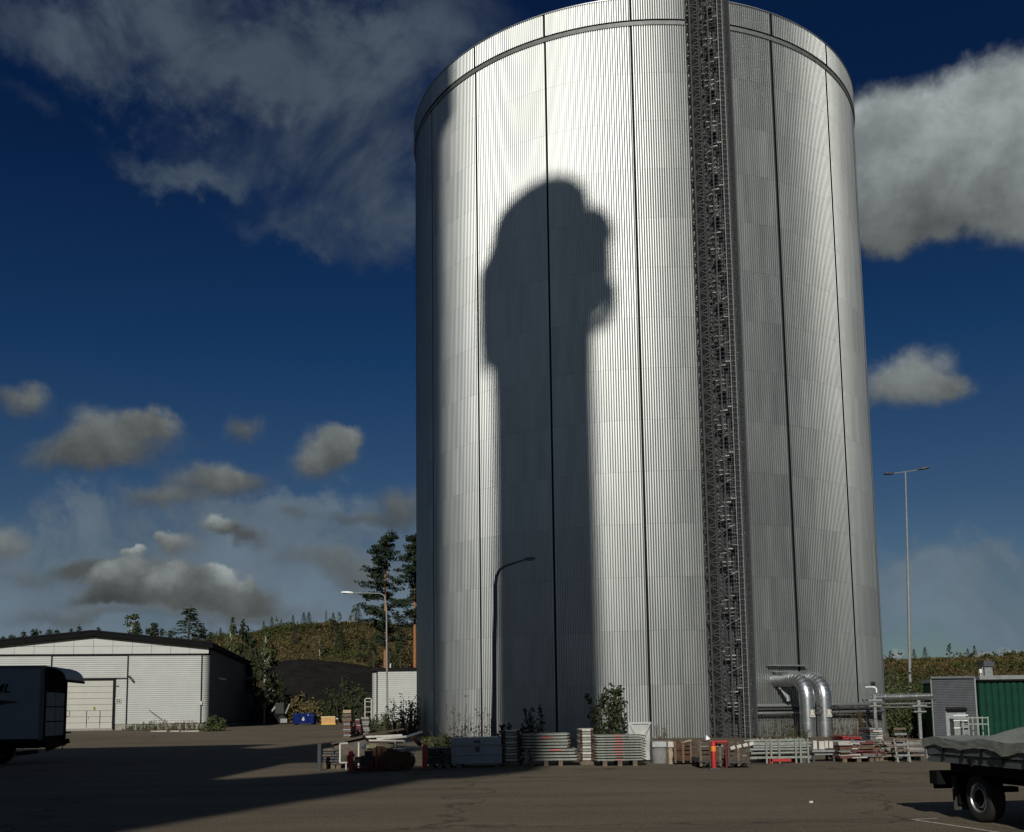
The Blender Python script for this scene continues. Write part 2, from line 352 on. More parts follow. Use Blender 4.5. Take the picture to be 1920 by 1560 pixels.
# ------------------------------------------------------------------ ground and hills
def sheet(xs, ys, fz):
    mb = MB(); nx = len(xs)
    mb.v = [(x, y, fz(x, y)) for y in ys for x in xs]
    mb.f = [(j*nx+i, j*nx+i+1, (j+1)*nx+i+1, (j+1)*nx+i) for j in range(len(ys)-1) for i in range(nx-1)]
    return mb
xs = [-3000, -1200, -500] + list(range(-200, 201, 8)) + [500, 1200, 3000]
ys = [-1200, -400] + list(range(-120, 321, 8)) + [600, 1200, 4000]
struct('terrain', sheet(xs, ys, lambda x, y: gz(x, y)-.03), SOIL)
xs = [x*.5*4 for x in range(-70, 61)]; ys = [y*2. for y in range(-55, 72)]
struct('yard', sheet(xs, ys, gz), ASPH, smooth=30)
# left hill: crest heights by x at y = 170
CR = [(-140, 17), (-110, 15), (-82, 14.4), (-65, 14.2), (-50, 14.2), (-44, 15.0), (-37, 16.2), (-31, 17.0), (-27, 17.1), (-20, 16.6), (-10, 15.5), (10, 13), (40, 9)]
def lerp(tab, x):
    if x <= tab[0][0]: return tab[0][1]
    for (a, b), (c, d) in zip(tab, tab[1:]):
        if x <= c: return b+(d-b)*(x-a)/(c-a)
    return tab[-1][1]
def hillL(x, y):
    k = .28*sstep(122, 140, y) + .72*sstep(134, 172, y)
    e = sstep(60, 25, x)
    n = noise.noise(Vector((x*.06, y*.06, 0)))*1.1 + noise.noise(Vector((x*.2, y*.2, 3)))*.4
    xx = x*170/max(y, 120)*1.0
    return gz(x, y)-.1 + e*((lerp(CR, xx)-1.1)*k*(1-.35*sstep(180, 300, y)) + n*k)
xs = [-150+i*2.2 for i in range(96)]; ys = [118+j*2. for j in range(92)]
hl = struct('hill', sheet(xs, ys, hillL), SOIL, smooth=60)
def hillR(x, y):
    k = .35*sstep(88, 108, y)+.65*sstep(100, 142, y)
    n = noise.noise(Vector((x*.07, y*.07, 9)))*.7 + noise.noise(Vector((x*.25, y*.25, 5)))*.25
    return gz(x, y)-.1 + sstep(28, 46, x)*(8.4*k*(1-.3*sstep(150, 260, y)) + n*k)*(1+.05*sstep(50, 62, x))
xs = [24+i*2. for i in range(75)]; ys = [84+j*2. for j in range(80)]
hr = struct('hill', sheet(xs, ys, hillR), SOIL, smooth=60)
def hillB_added(x, y):
    d = -y-150; return -.3+34*sstep(0, 90, d)*(.75+.25*sin(x*.013+1))+noise.noise(Vector((x*.04, y*.04, 2)))*3*sstep(0, 60, d)
struct('hill', sheet([-520+i*20 for i in range(53)], [-330+j*10 for j in range(19)], hillB_added), SOIL, smooth=60)  # added unseen ridge, gives the tank's foot something dark to reflect
# dark gravel bank cut into the foot of the left hill
def bank():
    mb = MB(); cols = []
    top = [(512, 1250), (530, 1238), (560, 1236), (600, 1237), (640, 1242), (680, 1247), (712, 1257), (760, 1275)]
    n = 36
    for i in range(n+1):
        px = 500 + i*8; ty = lerp(top, px)
        for j in range(9):
            t = j/8; Y = 121+ t*24
            py = 1338 + (ty-1338)*t
            P = pt(px, py, Y); P.z += noise.noise(Vector((P.x*.4, Y*.4, 1)))*.35*(t*(1-t)*4+.25); cols.append(P)
    mb.v = [tuple(c) for c in cols]; mb.f = [(i*9+j, (i+1)*9+j, (i+1)*9+j+1, i*9+j+1) for i in range(n) for j in range(8)]
    return mb
struct('gravel_bank', bank(), GRAVELM, smooth=60)
# painted parking line at the lower right
ln = MB(); a, b, c = gp(1710, 1537), gp(1875, 1562), gp(1758, 1535)
for p, q in ((a, gp(1960, 1575)), (a, c)):
    d = (q-p).normalized(); s_ = Vector((-d.y, d.x, 0))*.035
    ln.add([p-s_+Vector((0, 0, .006)), q-s_+Vector((0, 0, .006)), q+s_+Vector((0, 0, .006)), p+s_+Vector((0, 0, .006))], [(0, 1, 2, 3)])
struct('road_marking', ln, mat('worn_road_paint', (.42, .40, .36), .8, var=.5, scale=14))

# ------------------------------------------------------------------ the tank
TC = Vector((76*sin(.12285), 76*cos(.12285), 0)); TR = 16.08; RIM = 42.95; TOP = 44.4; Z0 = -.1
tank = thing('storage_tank', 'huge cylindrical tank clad in ribbed aluminium sheet, rising above the whole yard', 'tank', TC)
def bay_mesh(name, span, nr, h, rad=TR, gap=.0045, lean=.003):
    mb = MB(); pts = []
    a0, a1 = gap, span-gap
    prof = [(.05, 0), (0, .029), (.055, .0405), (.27, .0425), (.44, .038), (.58, .026), (.70, .010), (.78, 0)]
    for k in range(nr):
        for f, o in prof: pts.append((a0+(a1-a0)*(k+f)/nr, o))
    pts.append((a1, 0))
    for z, e in ((.006, lean), (h, 0)):
        for a, o in pts:
            r = rad+o+e; mb.v.append((r*sin(a), -r*cos(a), z))
    n = len(pts); mb.f = [(i, i+1, i+1+n, i+n) for i in range(n-1)]
    me = mb.mesh(name, ALU); me.polygons.foreach_set('use_smooth', [True]*len(me.polygons)); me.set_sharp_from_angle(angle=RAD(48)); return me
SP = RAD(19.2); H = (RIM-.32-Z0)/14
bays = [RAD(-102.0+19.2*i+.35) for i in range(6)]            # ... -82.5 -63.3 -44.3 -25.1
starts = [(RAD(a), SP) for a in (-101.7, -82.5, -63.4, -44.35, -25.2)] + [(RAD(-6.0), RAD(13.3))] + [(RAD(7.3+19.2*i), SP) for i in range(13)]
mw = bay_mesh('cladding_panel', SP, 36, H); mn = bay_mesh('cladding_panel', RAD(13.3), 25, H)
pw = bay_mesh('parapet_panel', SP, 36, TOP-RIM-.02, TR+.10); pn = bay_mesh('parapet_panel', RAD(13.3), 25, TOP-RIM-.02, TR+.10)
for a, sp_ in starts:
    for k in range(14):
        obj('cladding_panel', mw if sp_ == SP else mn, None, tank, (0, 0, Z0+k*H), a)
    obj('parapet_panel', pw if sp_ == SP else pn, None, tank, (0, 0, RIM+.02), a)
    s_ = MB().box((0, -TR-.01, (TOP+.1+Z0)/2), (.078, .06, TOP+.3-Z0)); obj('joint_strip', s_, BLACK, tank, (0, 0, 0), a)
def ring(r0, r1, z0, z1, n=180):
    mb = MB()
    for r, z in ((r0, z0), (r1, z0), (r1, z1), (r0, z1)): mb.v += [(r*sin(2*pi*i/n), -r*cos(2*pi*i/n), z) for i in range(n)]
    for q in range(4): mb.f += [(q*n+i, q*n+(i+1) % n, ((q+1) % 4)*n+(i+1) % n, ((q+1) % 4)*n+i) for i in range(n)]
    return mb
obj('gutter_band', ring(TR-.2, TR+.085, RIM-.30, RIM-.05), mat('band_grey_sheet', (.17, .18, .175), .6, .3), tank, smooth=40)
obj('shadow_gap', ring(TR-.2, TR+.02, RIM-.049, RIM+.03), BLACK, tank, smooth=40)
obj('rim_capping', ring(TR-.1, TR+.17, TOP+.003, TOP+.06), GALV, tank, smooth=40)
obj('inner_shell', ring(TR-.35, TR-.025, -.6, TOP-.05), BLACK, tank, smooth=40)
obj('concrete_plinth', ring(TR-.4, TR+.12, -1.2, Z0-.02), CONC, tank, smooth=40)
rf = MB(); rf.v = [(TR*.98*sin(2*pi*i/64), -TR*.98*cos(2*pi*i/64), RIM-.3) for i in range(64)] + [(0, 0, RIM+1.0)]
rf.f = [(i, (i+1) % 64, 64) for i in range(64)]; obj('roof_deck', rf, GALVDULL, tank)
# small hatch plate and flashing around the pipe entries
def wallpt(theta, r, z): return Vector((r*sin(theta), -r*cos(theta), z))
fl = MB()
for z, w, t_, o in ((3.98, RAD(9.3), .07, .34), (3.62, RAD(7.0), .05, .22)):
    for i in range(12):
        a = RAD(18.2)+w*i/12+(RAD(1.2) if o < .3 else 0); fl.box(wallpt(a+w/24, TR+.02+o/2, z), (w/12*TR*1.02, o, t_), rz=a+w/24)
obj('pipe_canopy', fl, GALVDULL, tank)
obj('wall_plate', MB().box(wallpt(RAD(53.5), TR+.09, 3.05), (.75, .06, .14), rz=RAD(53.5)), DARKST, tank)

# spiral stair in a mesh cage with a cable mast beside it
st = thing('spiral_stair_tower', 'dark steel spiral stair in a wire mesh cage climbing the full height of the tank', 'stair tower',
           TC+wallpt(RAD(10.2), TR+.05, 0), RAD(10.2))
HT = 46.5; CX_, CY_, RO = .06, -1.10, .88
posts = [(-1.30, -.12), (-1.30, -.75), (-.80, -.95), (-.80, -.12)]
for x, y in posts: obj('mast_post', MB().box((x, y, HT/2-.5), (.07, .07, HT+.6)), DARKST, st)
lac = MB(); z = -.2
while z < HT-.4:
    for (x0, y0), (x1, y1) in zip(posts, posts[1:]+posts[:1]):
        lac.bar((x0, y0, z), (x1, y1, z+.33), .035); lac.bar((x1, y1, z+.33), (x0, y0, z+.66), .035); lac.bar((x0, y0, z), (x1, y1, z), .04)
    lac.box((-1.1, -.45, z+.1), (.3, .1, .40)); lac.box((-.84, -.6, z+.33), (.03, .5, .3))
    z += .66
o = obj('mast_lacing', lac, DARKST, st); o['kind'] = 'stuff'
for i in range(5): obj('riser_cable', MB().tube([(-1.24+i*.085, -.80-.02*(i % 2), 0), (-1.24+i*.085, -.80-.02*(i % 2), HT)], .028, 6), RUBBER, st)
obj('centre_column', MB().tube([(CX_, CY_, -.5), (CX_, CY_, HT)], .09, 12), DARKST, st, smooth=40)
TW = RAD(360/13.)
def tread():
    mb = MB(); n = 3
    for z in (0, -.045):
        mb.v.append((.06*sin(TW/2), -.06*cos(TW/2), z))
        mb.v += [(RO*sin(TW*1.12*i/n), -RO*cos(TW*1.12*i/n), z) for i in range(n+1)]
    mb.f = [(0, 1, 2, 3, 4), (9, 8, 7, 6, 5)] + [(i, (i+1) % 5, (i+1) % 5+5, i+5) for i in range(5)]
    return mb.mesh('tread', mat('grating_steel', (.40, .40, .38), .6, .2, var=.3, scale=9))
tm = tread(); NT = int((HT-1.5)/.2015)
for k in range(NT): obj('tread', tm, None, st, (CX_, CY_, .3+k*.2015), k*TW)
# landings and wall ties each turn
lm = MB().b2((-.2, .05, -.06), (.72, .98, 0)).mesh('landing', GALVDULL)
tie = MB().bar((0, 0, 0), (0, 1.05, 0), .08, .1).bar((-1.36, .55, 0), (.85, .55, 0), .07, .09).box((-1.40, .62, 0), (.12, .2, .14)).mesh('wall_tie', DARKST)
for k in range(17):
    z = 1.32+k*2.62
    obj('landing', lm, None, st, (CX_, CY_, z)); obj('wall_tie', tie, None, st, (CX_, CY_, z-.12))
# mesh cage
cg = MB(); NV = 44
for i in range(NV):
    a = 2*pi*i/NV; x, y = CX_+(RO+.05)*sin(a), CY_-(RO+.05)*cos(a)
    if i < 24 or i % 3 == 0: cg.bar((x, y, .1), (x, y, HT), .022)
z = .2; k = 0
while z < HT:
    for i in range(22):
        a, b = 2*pi*i/22, 2*pi*(i+1)/22
        p = (CX_+(RO+.05)*sin(a), CY_-(RO+.05)*cos(a), z); q = (CX_+(RO+.05)*sin(b), CY_-(RO+.05)*cos(b), z)
        cg.bar(p, q, .02)
        if i < 10 and k % 2 == 0:                    # finer screen on the right-hand side
            for dz in (.1, .2, .3, .4): cg.bar((p[0], p[1], z+dz-.2), (q[0], q[1], z+dz), .022)
    z += .235; k += 1
o = obj('mesh_cage', cg, DARKST, st); o['kind'] = 'stuff'
for i in range(6):
    a = 2*pi*i/6+.3; obj('cage_post', MB().tube([(CX_+(RO+.06)*sin(a), CY_-(RO+.06)*cos(a), -.4), (CX_+(RO+.06)*sin(a), CY_-(RO+.06)*cos(a), HT)], .035, 6), DARKST, st)
hp = [(CX_+RO*sin(TW*k), CY_-RO*cos(TW*k), 1.3+k*.2015) for k in range(NT-3)]
obj('handrail', MB().tube(hp, .03, 5), GALVDULL, st)
obj('stringer', MB().tube([(x, y, z-1.0) for x, y, z in hp], .055, 4), DARKST, st)
# solid kick and screen sheets on the right side of the cage, one for each turn
def screen():
    mb = MB()
    for i in range(7):
        a, b = RAD(22+i*19), RAD(22+(i+1)*19)
        for g in range(6):
            z0 = g*.42+.04; mb.box((( RO-.02)*sin((a+b)/2), -(RO-.02)*cos((a+b)/2), z0+.15), (.26, .012, .14), rz=(a+b)/2)
    return mb.mesh('screen_panel', DARKST)
sm_ = screen()
for k in range(17): obj('screen_panel', sm_, None, st, (CX_, CY_, .3+k*2.62))['kind'] = 'stuff'
# vertical cable ladder in front
cl = MB()
for x in (-.10, .20): cl.bar((x, CY_-RO-.13, 0), (x, CY_-RO-.13, HT-1), .05, .04)
z = .3
while z < HT-1.2: cl.bar((-.10, CY_-RO-.13, z), (.20, CY_-RO-.13, z), .03); z += .3
obj('cable_ladder', cl, GALVDULL, st)
for x in (-.02, .08): obj('power_cable', MB().tube([(x, CY_-RO-.16, 0), (x, CY_-RO-.16, HT-1)], .03, 6), RUBBER, st)

# ------------------------------------------------------------------ pipework
def elbowpath(P, n, L, rad, zb):
    P = Vector(P); n = Vector(n); pts = [P - n*.3, P + n*.2]
    for i in range(9):
        a = pi/2*i/8; pts.append(P + n*(L-rad+rad*sin(a)) + Vector((0, 0, -rad*(1-cos(a)))))
    pts.append(P + n*L + Vector((0, 0, zb-P.z))); return pts
LAG = mat('spiral_pipe_lagging', (.50, .52, .52), .3, .9, var=.15, scale=3)
def bigpipe(theta, off, label):
    n = Vector((sin(RAD(21)), -cos(RAD(21)), 0)); tdir = Vector((cos(RAD(21)), sin(RAD(21)), 0))
    base = TC + wallpt(RAD(theta), TR, 3.15)
    t = thing('insulated_pipe', label, 'pipe', base + n*2.75 + Vector((0, 0, -3.15)), 0, 'large lagged pipes entering the tank')
    P = -n*2.75 + Vector((0, 0, 3.15))
    path = elbowpath(P, n, 2.75, 1.05, -.4)
    obj('pipe_shell', MB().tube(path[:2]+path[2:], .41, 28), LAG, t, smooth=50)
    for i in range(2, 11, 1):                                   # raised seams between lagging segments
        d = (path[i+1]-path[i-1]).normalized()
        obj('lagging_band', MB().tube([path[i]-d*.022, path[i]+d*.022], .422, 28), GALV, t, smooth=50)
    for z in (1.45, .75): obj('lagging_band', MB().tube([Vector((0, 0, z-.02)), Vector((0, 0, z+.02))], .422, 28), GALV, t, smooth=50)
    cat_ = MB().box((.12, -.46, 1.32), (.22, .2, .30)).box((.12, -.46, 1.12), (.30, .12, .10)); obj('gearbox', cat_, WHITEP, t)
    w = MB(); cc = Vector((.42, -.55, 1.42)); pts = [cc+Vector((cos(2*pi*i/20)*.235, 0, sin(2*pi*i/20)*.26)) for i in range(21)]
    w.tube(pts, .018, 6)
    for i in range(3):
        a = 2*pi*i/3+.5; w.bar(cc, cc+Vector((cos(a)*.235, 0, sin(a)*.26)), .02)
    w.bar((.15, -.5, 1.36), cc, .04); obj('handwheel', w, BLACKP, t)
    return t
bigpipe(20.6, 0, 'left one of two fat silver lagged pipes bending down from the tank wall')
p2 = bigpipe(24.6, 0, 'right one of two fat silver lagged pipes bending down beside the hand wheels')
# pipe nozzle bracket under the elbow
t = thing('valve_bracket', 'small steel drain valve and bracket hanging under the left lagged pipe', 'bracket', TC+wallpt(RAD(20.5), TR+.5, 0))
obj('bracket_arm', MB().bar((0, 0, 2.75), (.35, -.1, 2.1), .12, .2).box((.1, 0, 2.7), (.5, .2, .12)), GALVDULL, t)
obj('valve_body', MB().tube([(.3, -.1, 2.3), (.35, -.12, 1.95)], .12, 8), GALV, t)
# service pipes hugging the tank wall
for z, r, lb, th0, th1, mm in ((1.72, .11, 'upper thin service pipe running along the foot of the tank wall', 14.5, 57, GALVDULL), (1.30, .09, 'lower thin service pipe running along the foot of the tank wall', 14.5, 57, GALV)):
    t = thing('service_pipe', lb, 'pipe', TC, 0, 'service pipes along the tank wall')
    obj('pipe_shell', MB().tube([wallpt(RAD(th0+(th1-th0)*i/40), TR+.38, z) for i in range(41)], r, 10), mm, t, smooth=50)
    for i in range(7):
        a = RAD(th0+2+6.4*i); obj('clamp', MB().bar(wallpt(a, TR, z-.02), wallpt(a, TR+.4, z-.02), .06, .08), DARKST, t)
tr = thing('cable_tray', 'dark perforated cable tray running along the tank wall between the service pipes', 'cable tray', TC)
ct = MB()
for i in range(120):
    a = RAD(14.5+42.5*(i+.5)/120)
    ct.box(wallpt(a, TR+.25, 1.5), (.13, .3, .035), rz=a)
    if i % 2: ct.box(wallpt(a, TR+.40, 1.12), (.07, .02, .06), rz=a)
    ct.box(wallpt(a, TR+.42, 1.53), (.13, .02, .09), rz=a)
o = obj('tray', ct, DARKST, tr)

# pipe bridge from the tank to the grey hut
def bridge_pipe(P, Q, r, label, m, bend=None):
    t = thing('bridge_pipe', label, 'pipe', P, 0, 'pipes crossing from the tank to the hut'); Q = Q-P
    obj('pipe_shell', MB().tube(([bend] if bend else []) + [Vector((0, 0, 0)), Q*.5, Q], r, 14), m, t, smooth=50)
    for f in (.25, .5, .75): obj('band', MB().tube([Q*f-Q.normalized()*.02, Q*f+Q.normalized()*.02], r+.012, 14), GALV, t, smooth=50)
bridge_pipe(pt(1636, 1308, 62.5), pt(1753, 1306, 58.6), .20, 'thickest silver pipe crossing from the tank to the dark hut', LAG)
bridge_pipe(pt(1636, 1320.5, 62.4), pt(1753, 1318.5, 58.6), .06, 'upper thin pipe below the thick silver pipe bridge', GALV)
bridge_pipe(pt(1636, 1327, 62.4), pt(1753, 1325, 58.6), .05, 'lower thin pipe below the thick silver pipe bridge', GALV)
for px, Y, top, lb in ((1643, 61.6, 1303, 'pipe support post standing against the tank edge'), (1726, 59.2, 1313, 'pipe support post standing midway to the dark hut')):
    P = onY(px, Y); P.z = -.75; zt = pt(px, top, Y).z
    t = thing('pipe_support', lb, 'post', P, 0, 'posts holding the pipe bridge')
    obj('post', MB().box((0, 0, (zt+.75)/2), (.16, .14, zt+.75)), GALVDULL, t)
    obj('cross_arm', MB().box((.0, .1, zt+.75-.3), (.8, .5, .1)).box((0, .1, zt+.75-.62), (.7, .5, .08)), GALVDULL, t)
    obj('foot_plate', MB().box((0, 0, .02), (.35, .35, .04)), GALVDULL, t)
t = thing('vent_elbow', 'small white vent elbow poking out above the pipe bridge at the tank edge', 'pipe', pt(1636, 1292, 62.9))
obj('elbow', MB().tube([(-.3, .3, .12), (0, 0, .12), (.12, -.05, .10), (.2, -.08, 0), (.2, -.08, -.22)], .05, 8), LAMPG, t)

# ------------------------------------------------------------------ street lamps
def head(mb, p, d, L=.75, w=.3):
    p = Vector(p); d = Vector(d).normalized(); s_ = Vector((-d.y, d.x, 0)).normalized(); vs = []
    for t_, ww, hh in ((0, .06, .05), (.18, .11, .09), (.35, w/2, .10), (.8, w/2, .08), (1, w*.3, .03)):
        c = p+d*L*t_; vs += [c+s_*a*ww+Vector((0, 0, b*hh)) for a, b in ((-1, -.5), (1, -.5), (.7, 1), (-.7, 1))]
    fs = [(i*4+k, i*4+(k+1) % 4, i*4+4+(k+1) % 4, i*4+4+k) for i in range(4) for k in range(4)] + [(3, 2, 1, 0), (16, 17, 18, 19)]
    mb.add(vs, fs); return mb
def lamp(label, base, path, r0, r1, m, arm_to, hm, headdir, hl=.8):
    t = thing('street_lamp', label, 'street lamp', base)
    b = Vector(base)
    P = [Vector(p)-b for p in path]
    obj('pole', MB().tube(P, [r0+(r1-r0)*i/(len(P)-1) for i in range(len(P))], 10), m, t, smooth=50)
    obj('base_sleeve', MB().tube([(0, 0, 0), (0, 0, 1.2)], r0*1.25, 10), m, t, smooth=50)
    hd = obj('lamp_head', head(MB(), P[-1], headdir, hl), hm, t)
    obj('lens', MB().box(P[-1]+Vector(headdir).normalized()*hl*.58+Vector((0, 0, -.06)), (hl*.45, .2, .05)), GLASS, hd)
    return t
Y = 78.; bA = gp(727, 1369); Y = bA.y
lamp('silver street lamp with a level arm reaching left before the corrugated shed', bA,
     [bA, pt(725.5, 1250, Y), pt(724.5, 1140, Y), pt(721, 1117, Y), pt(712, 1112.5, Y), pt(662, 1111.5, Y)], .078, .034, POLE, None, LAMPG, (-1, -.15, .03), .9)
bB = onY(925.5, 57.5); Y = 57.5
lamp('street lamp coloured dark for the tower shade, its arm rising to the right against the tank', bB,  # dark grey stands in for the tower's shade on this lamp
     [bB, pt(927.5, 1200, Y), pt(929, 1100, Y), pt(931, 1080, Y), pt(937, 1068, Y), pt(948, 1061, Y), pt(982, 1050, Y)], .125, .05, DARKGREY, None, DARKGREY, (1, -.1, .12), .65)
bC = onY(1708, 80.); Y = 80.
t = thing('floodlight_mast', 'tall thin galvanised mast with two lamp heads, standing right of the tank', 'lamp mast', bC)
P = [Vector((0, 0, 0)), pt(1702.5, 1070, Y)-bC, pt(1697.5, 885, Y)-bC]
obj('pole', MB().tube([P[0], P[1]], [.125, .11], 12), POLE, t, smooth=50); obj('upper_pole', MB().tube([P[1], P[2]], [.085, .055], 12), POLE, t, smooth=50)
l, r = pt(1668, 889, Y)-bC, pt(1727, 880.5, Y)-bC
obj('cross_bar', MB().tube([l, r], .04, 6), GALV, t)
obj('lamp_head', head(MB(), l+Vector((.35, 0, .02)), (-1, -.3, -.05), .9, .42), DARKGREY, t); obj('lamp_head', head(MB(), r-Vector((.35, 0, 0)), (1, -.3, .1), 1.0, .42), DARKGREY, t)

# ------------------------------------------------------------------ white hall
K = gp(389, 1366); rzH = RAD(8.5); ux = Vector((cos(rzH), sin(rzH), 0))
hall = thing('warehouse_hall', 'low white corrugated hall with a black gabled roof edge at the left', 'warehouse', K, rzH)
def hz_at(px, py):
    d = ray(px, py); nn = Vector((-sin(rzH), cos(rzH), 0)); t_ = (K.dot(nn))/(d.dot(nn)); return EYE+d.z*t_-K.z
def hx(px):
    d = ray(px, 1300); nn = Vector((-sin(rzH), cos(rzH), 0)); t_ = (K.dot(nn))/(d.dot(nn)); return (d*t_-K).dot(ux)
print('hall', K, hz_at(385, 1213), hz_at(385, 1228), hz_at(172, 1193), hx(172), hx(212), hz_at(200, 1272))
FLZ = hz_at(385, 1228.5); EV = hz_at(388, 1213.5); RD = hz_at(172, 1193); RX = hx(172); LX = 2*RX; DEP = 39.; dT_ = hz_at(200, 1271)-.22
def hx(px):
    """local x on the hall front for a picture column"""
    d = ray(px, 1300); nn = Vector((-sin(rzH), cos(rzH), 0)); t_ = (K.dot(nn))/(d.dot(nn)); return (d*t_-K).dot(ux)
def topz(x): return EV + (RD-EV)*(1-abs(x-RX)/abs(RX))
# shell
obj('hall_core', MB().prism([(LX+.1, .3), (-.25, .3), (-.25, EV-.05), (RX, RD-.05), (LX+.1, EV-.05)], .12, DEP), DARKGREY, hall)
obj('plinth', MB().b2((LX, .02, -.6), (-.1, .4, .42)), CONC, hall)
def ribbed(x0, x1, z0, z1, pitch=.17, amp=.045, y=0.):
    mb = MB(); z = z0; pr = []
    while z < z1-.02:
        for f, o in ((0, 0), (.45, 0), (.55, amp), (.9, amp)):
            if z+pitch*f < z1: pr.append((z+pitch*f, o))
        z += pitch
    pr.append((z1, 0))
    for zz, o in pr: mb.v += [(x0, y-o, zz), (x1, y-o, zz)]
    mb.f = [(2*i, 2*i+1, 2*i+3, 2*i+2) for i in range(len(pr)-1)]
    return mb
dR, dL, dT = hx(212), hx(212)-5.0, dT_-.1
sx = [-.55, hx(238.5), hx(95), hx(95)-7.0]
obj('wall_panel', ribbed(sx[1]+.06, sx[0]-.06, .45, FLZ), WHITEST, hall)
obj('wall_panel', ribbed(dR+.22, sx[1]-.06, .45, dT+.2), WHITEST, hall)
obj('wall_panel', ribbed(sx[2]+.06, sx[1]-.06, dT+.32, FLZ), WHITEST, hall)
obj('wall_panel', ribbed(dL-.2+.4 if 0 else sx[2]+.06, dL-.2, .45, dT+.2), WHITEST, hall) if sx[2]+.1 < dL-.2 else None
obj('wall_panel', ribbed(sx[3]+.06, sx[2]-.06, .45, FLZ), WHITEST, hall)
obj('wall_panel', ribbed(LX, sx[3]-.06, .45, FLZ), WHITEST, hall)
for x in sx: obj('joint_strip', MB().b2((x-.055, -.055, .45), (x+.055, .1, FLZ)), BLACKP, hall)
# rounded corner
rc = MB(); n = 8; zs = []; z = .45
while z < FLZ: zs += [(z, 0), (z+.075, 0), (z+.09, .045), (z+.155, .045)]; z += .17
for zz, o in zs:
    for i in range(n+1):
        a = pi/2*i/n; rc.v.append((-.5+(.5+o)*sin(a), .5-(.5+o)*cos(a), zz))
rc.f = [(j*(n+1)+i, j*(n+1)+i+1, (j+1)*(n+1)+i+1, (j+1)*(n+1)+i) for j in range(len(zs)-1) for i in range(n)]
obj('corner_panel', rc, WHITEST, hall, smooth=40)
# side wall (faces right), its shade painted in with a darker sheet colour
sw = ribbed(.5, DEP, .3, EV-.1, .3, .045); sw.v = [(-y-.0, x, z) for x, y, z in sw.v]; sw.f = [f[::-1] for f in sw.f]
obj('side_wall_panel', sw, mat('shaded_side_sheet', (.07, .08, .085), .6, .1), hall)
obj('side_plinth', MB().b2((-.2, .5, -.6), (-.04, DEP, .3)), CONC, hall)
# gable panels
pitch_ = -hx(172)/6.02; x = -.02; gm = []
while x > LX:
    x1 = max(x-pitch_, LX)
    for z0, z1 in ((FLZ+.14, FLZ+.78), (FLZ+.78, FLZ+1.42), (FLZ+1.42, FLZ+2.3)):
        ta, tb = topz(x)-.04, topz(x1)-.04
        if max(ta, tb) < z0+.05: continue
        g = .012
        a0, a1 = x1+g, x-g
        pl = [(a0, z0+g), (a1, z0+g)]
        h1, h0 = min(z1-g, ta), min(z1-g, tb)
        if h1 > z0+g+.01: pl.append((a1, h1))
        if (ta-z1)*(tb-z1) < 0:                       # roof line crosses the panel's top edge
            xc = x1+(x-x1)*(z1-tb)/(ta-tb); pl.append((xc, z1-g))
        if x1 < RX < x and z1 > RD-.04: pl.append((RX, RD-.04))
        if h0 > z0+g+.01: pl.append((a0, h0))
        if len(pl) >= 3: obj('gable_panel', MB().prism(pl, -.03, .1), PANELW, hall)
    x = x1
obj('flashing_strip', MB().b2((LX, -.10, FLZ), (-.3, .1, FLZ+.14)), BLACKP, hall)
# roof with thick black verge
OV = .35
def roofp(y0, y1, th, up=0.):
    return MB().prism([(LX-OV, EV-.05+up-.04), (RX, RD+.0+up), (OV, EV-.05+up-.04), (OV, EV-.05+th+up), (RX, RD+th+up), (LX-OV, EV-.05+th+up)], y0, y1)
obj('roof', roofp(-.4, DEP+.3, .42, .0), ROOFB, hall)
obj('verge_cap', roofp(-.46, -.405, .10, .40), BLACKP, hall)
# sectional door
dr = thing  # alias kept short
sec = 8; hh = dT/sec
door = obj('sliding_door', MB().b2((dL-.12, .03, .08), (dR+.12, .11, dT+.12)), BLACKP, hall)
wx0, wx1 = hx(164), hx(189)
for i in range(sec):
    z0, z1 = .12+i*hh+.012, .12+(i+1)*hh-.012
    if i < 3:
        segs = [(dL+.02, wx0-.03), (wx0+.03, wx1-.03), (wx1+.03, dR-.02)]
    else: segs = [(dL+.02, dR-.02)]
    for a0, a1 in segs: obj('door_section', MB().b2((a0, -.02, z0), (a1, .028, z1)), DOORW, door)
obj('door_frame', MB().b2((dR+.02, -.09, .05), (dR+.2, .05, dT+.32)).b2((dL-.2, -.09, .05), (dL-.02, .05, dT+.32)).b2((dL-.02, -.09, dT+.12), (dR+.02, .05, dT+.32)), BLACKP, hall)
obj('warning_sticker', MB().b2(((wx0+wx1)/2-.02, -.034, 1.62), ((wx0+wx1)/2+.16, -.022, 1.92)), mat('yellow_green_sticker', (.35, .36, .06), .6), door)
obj('warning_sticker', MB().b2(((wx0+wx1)/2+.02, -.038, 1.66), ((wx0+wx1)/2+.12, -.0345, 1.84)), mat('dark_olive_print', (.05, .07, .02), .6), door)
obj('door_handle', MB().box((wx0+.12, -.06, 1.05), (.05, .06, .2)), GALV, door)
def text(name, s, size, loc, rot, m, parent, ext=.006, align='CENTER', shear=0., sx_=1.):
    cu = bpy.data.curves.new(name, 'FONT'); cu.body = s; cu.size = size; cu.extrude = ext; cu.align_x = align; cu.shear = shear; cu.offset = size*.02
    o = bpy.data.objects.new(name, cu); COL.objects.link(o); dg = bpy.context.evaluated_depsgraph_get()
    me = bpy.data.meshes.new_from_object(o.evaluated_get(dg)); me.materials.clear(); me.materials.append(m)
    bpy.data.objects.remove(o); o = bpy.data.objects.new(name, me); COL.objects.link(o); o.parent = parent; o.location = loc; o.rotation_euler = rot; o.scale = (sx_, 1, 1)
    return o
sgx = hx(222.5)
sg = obj('number_sign', MB().b2((sgx-.22, -.09, 2.20), (sgx+.22, -.06, 2.58)), WHITEP, hall)
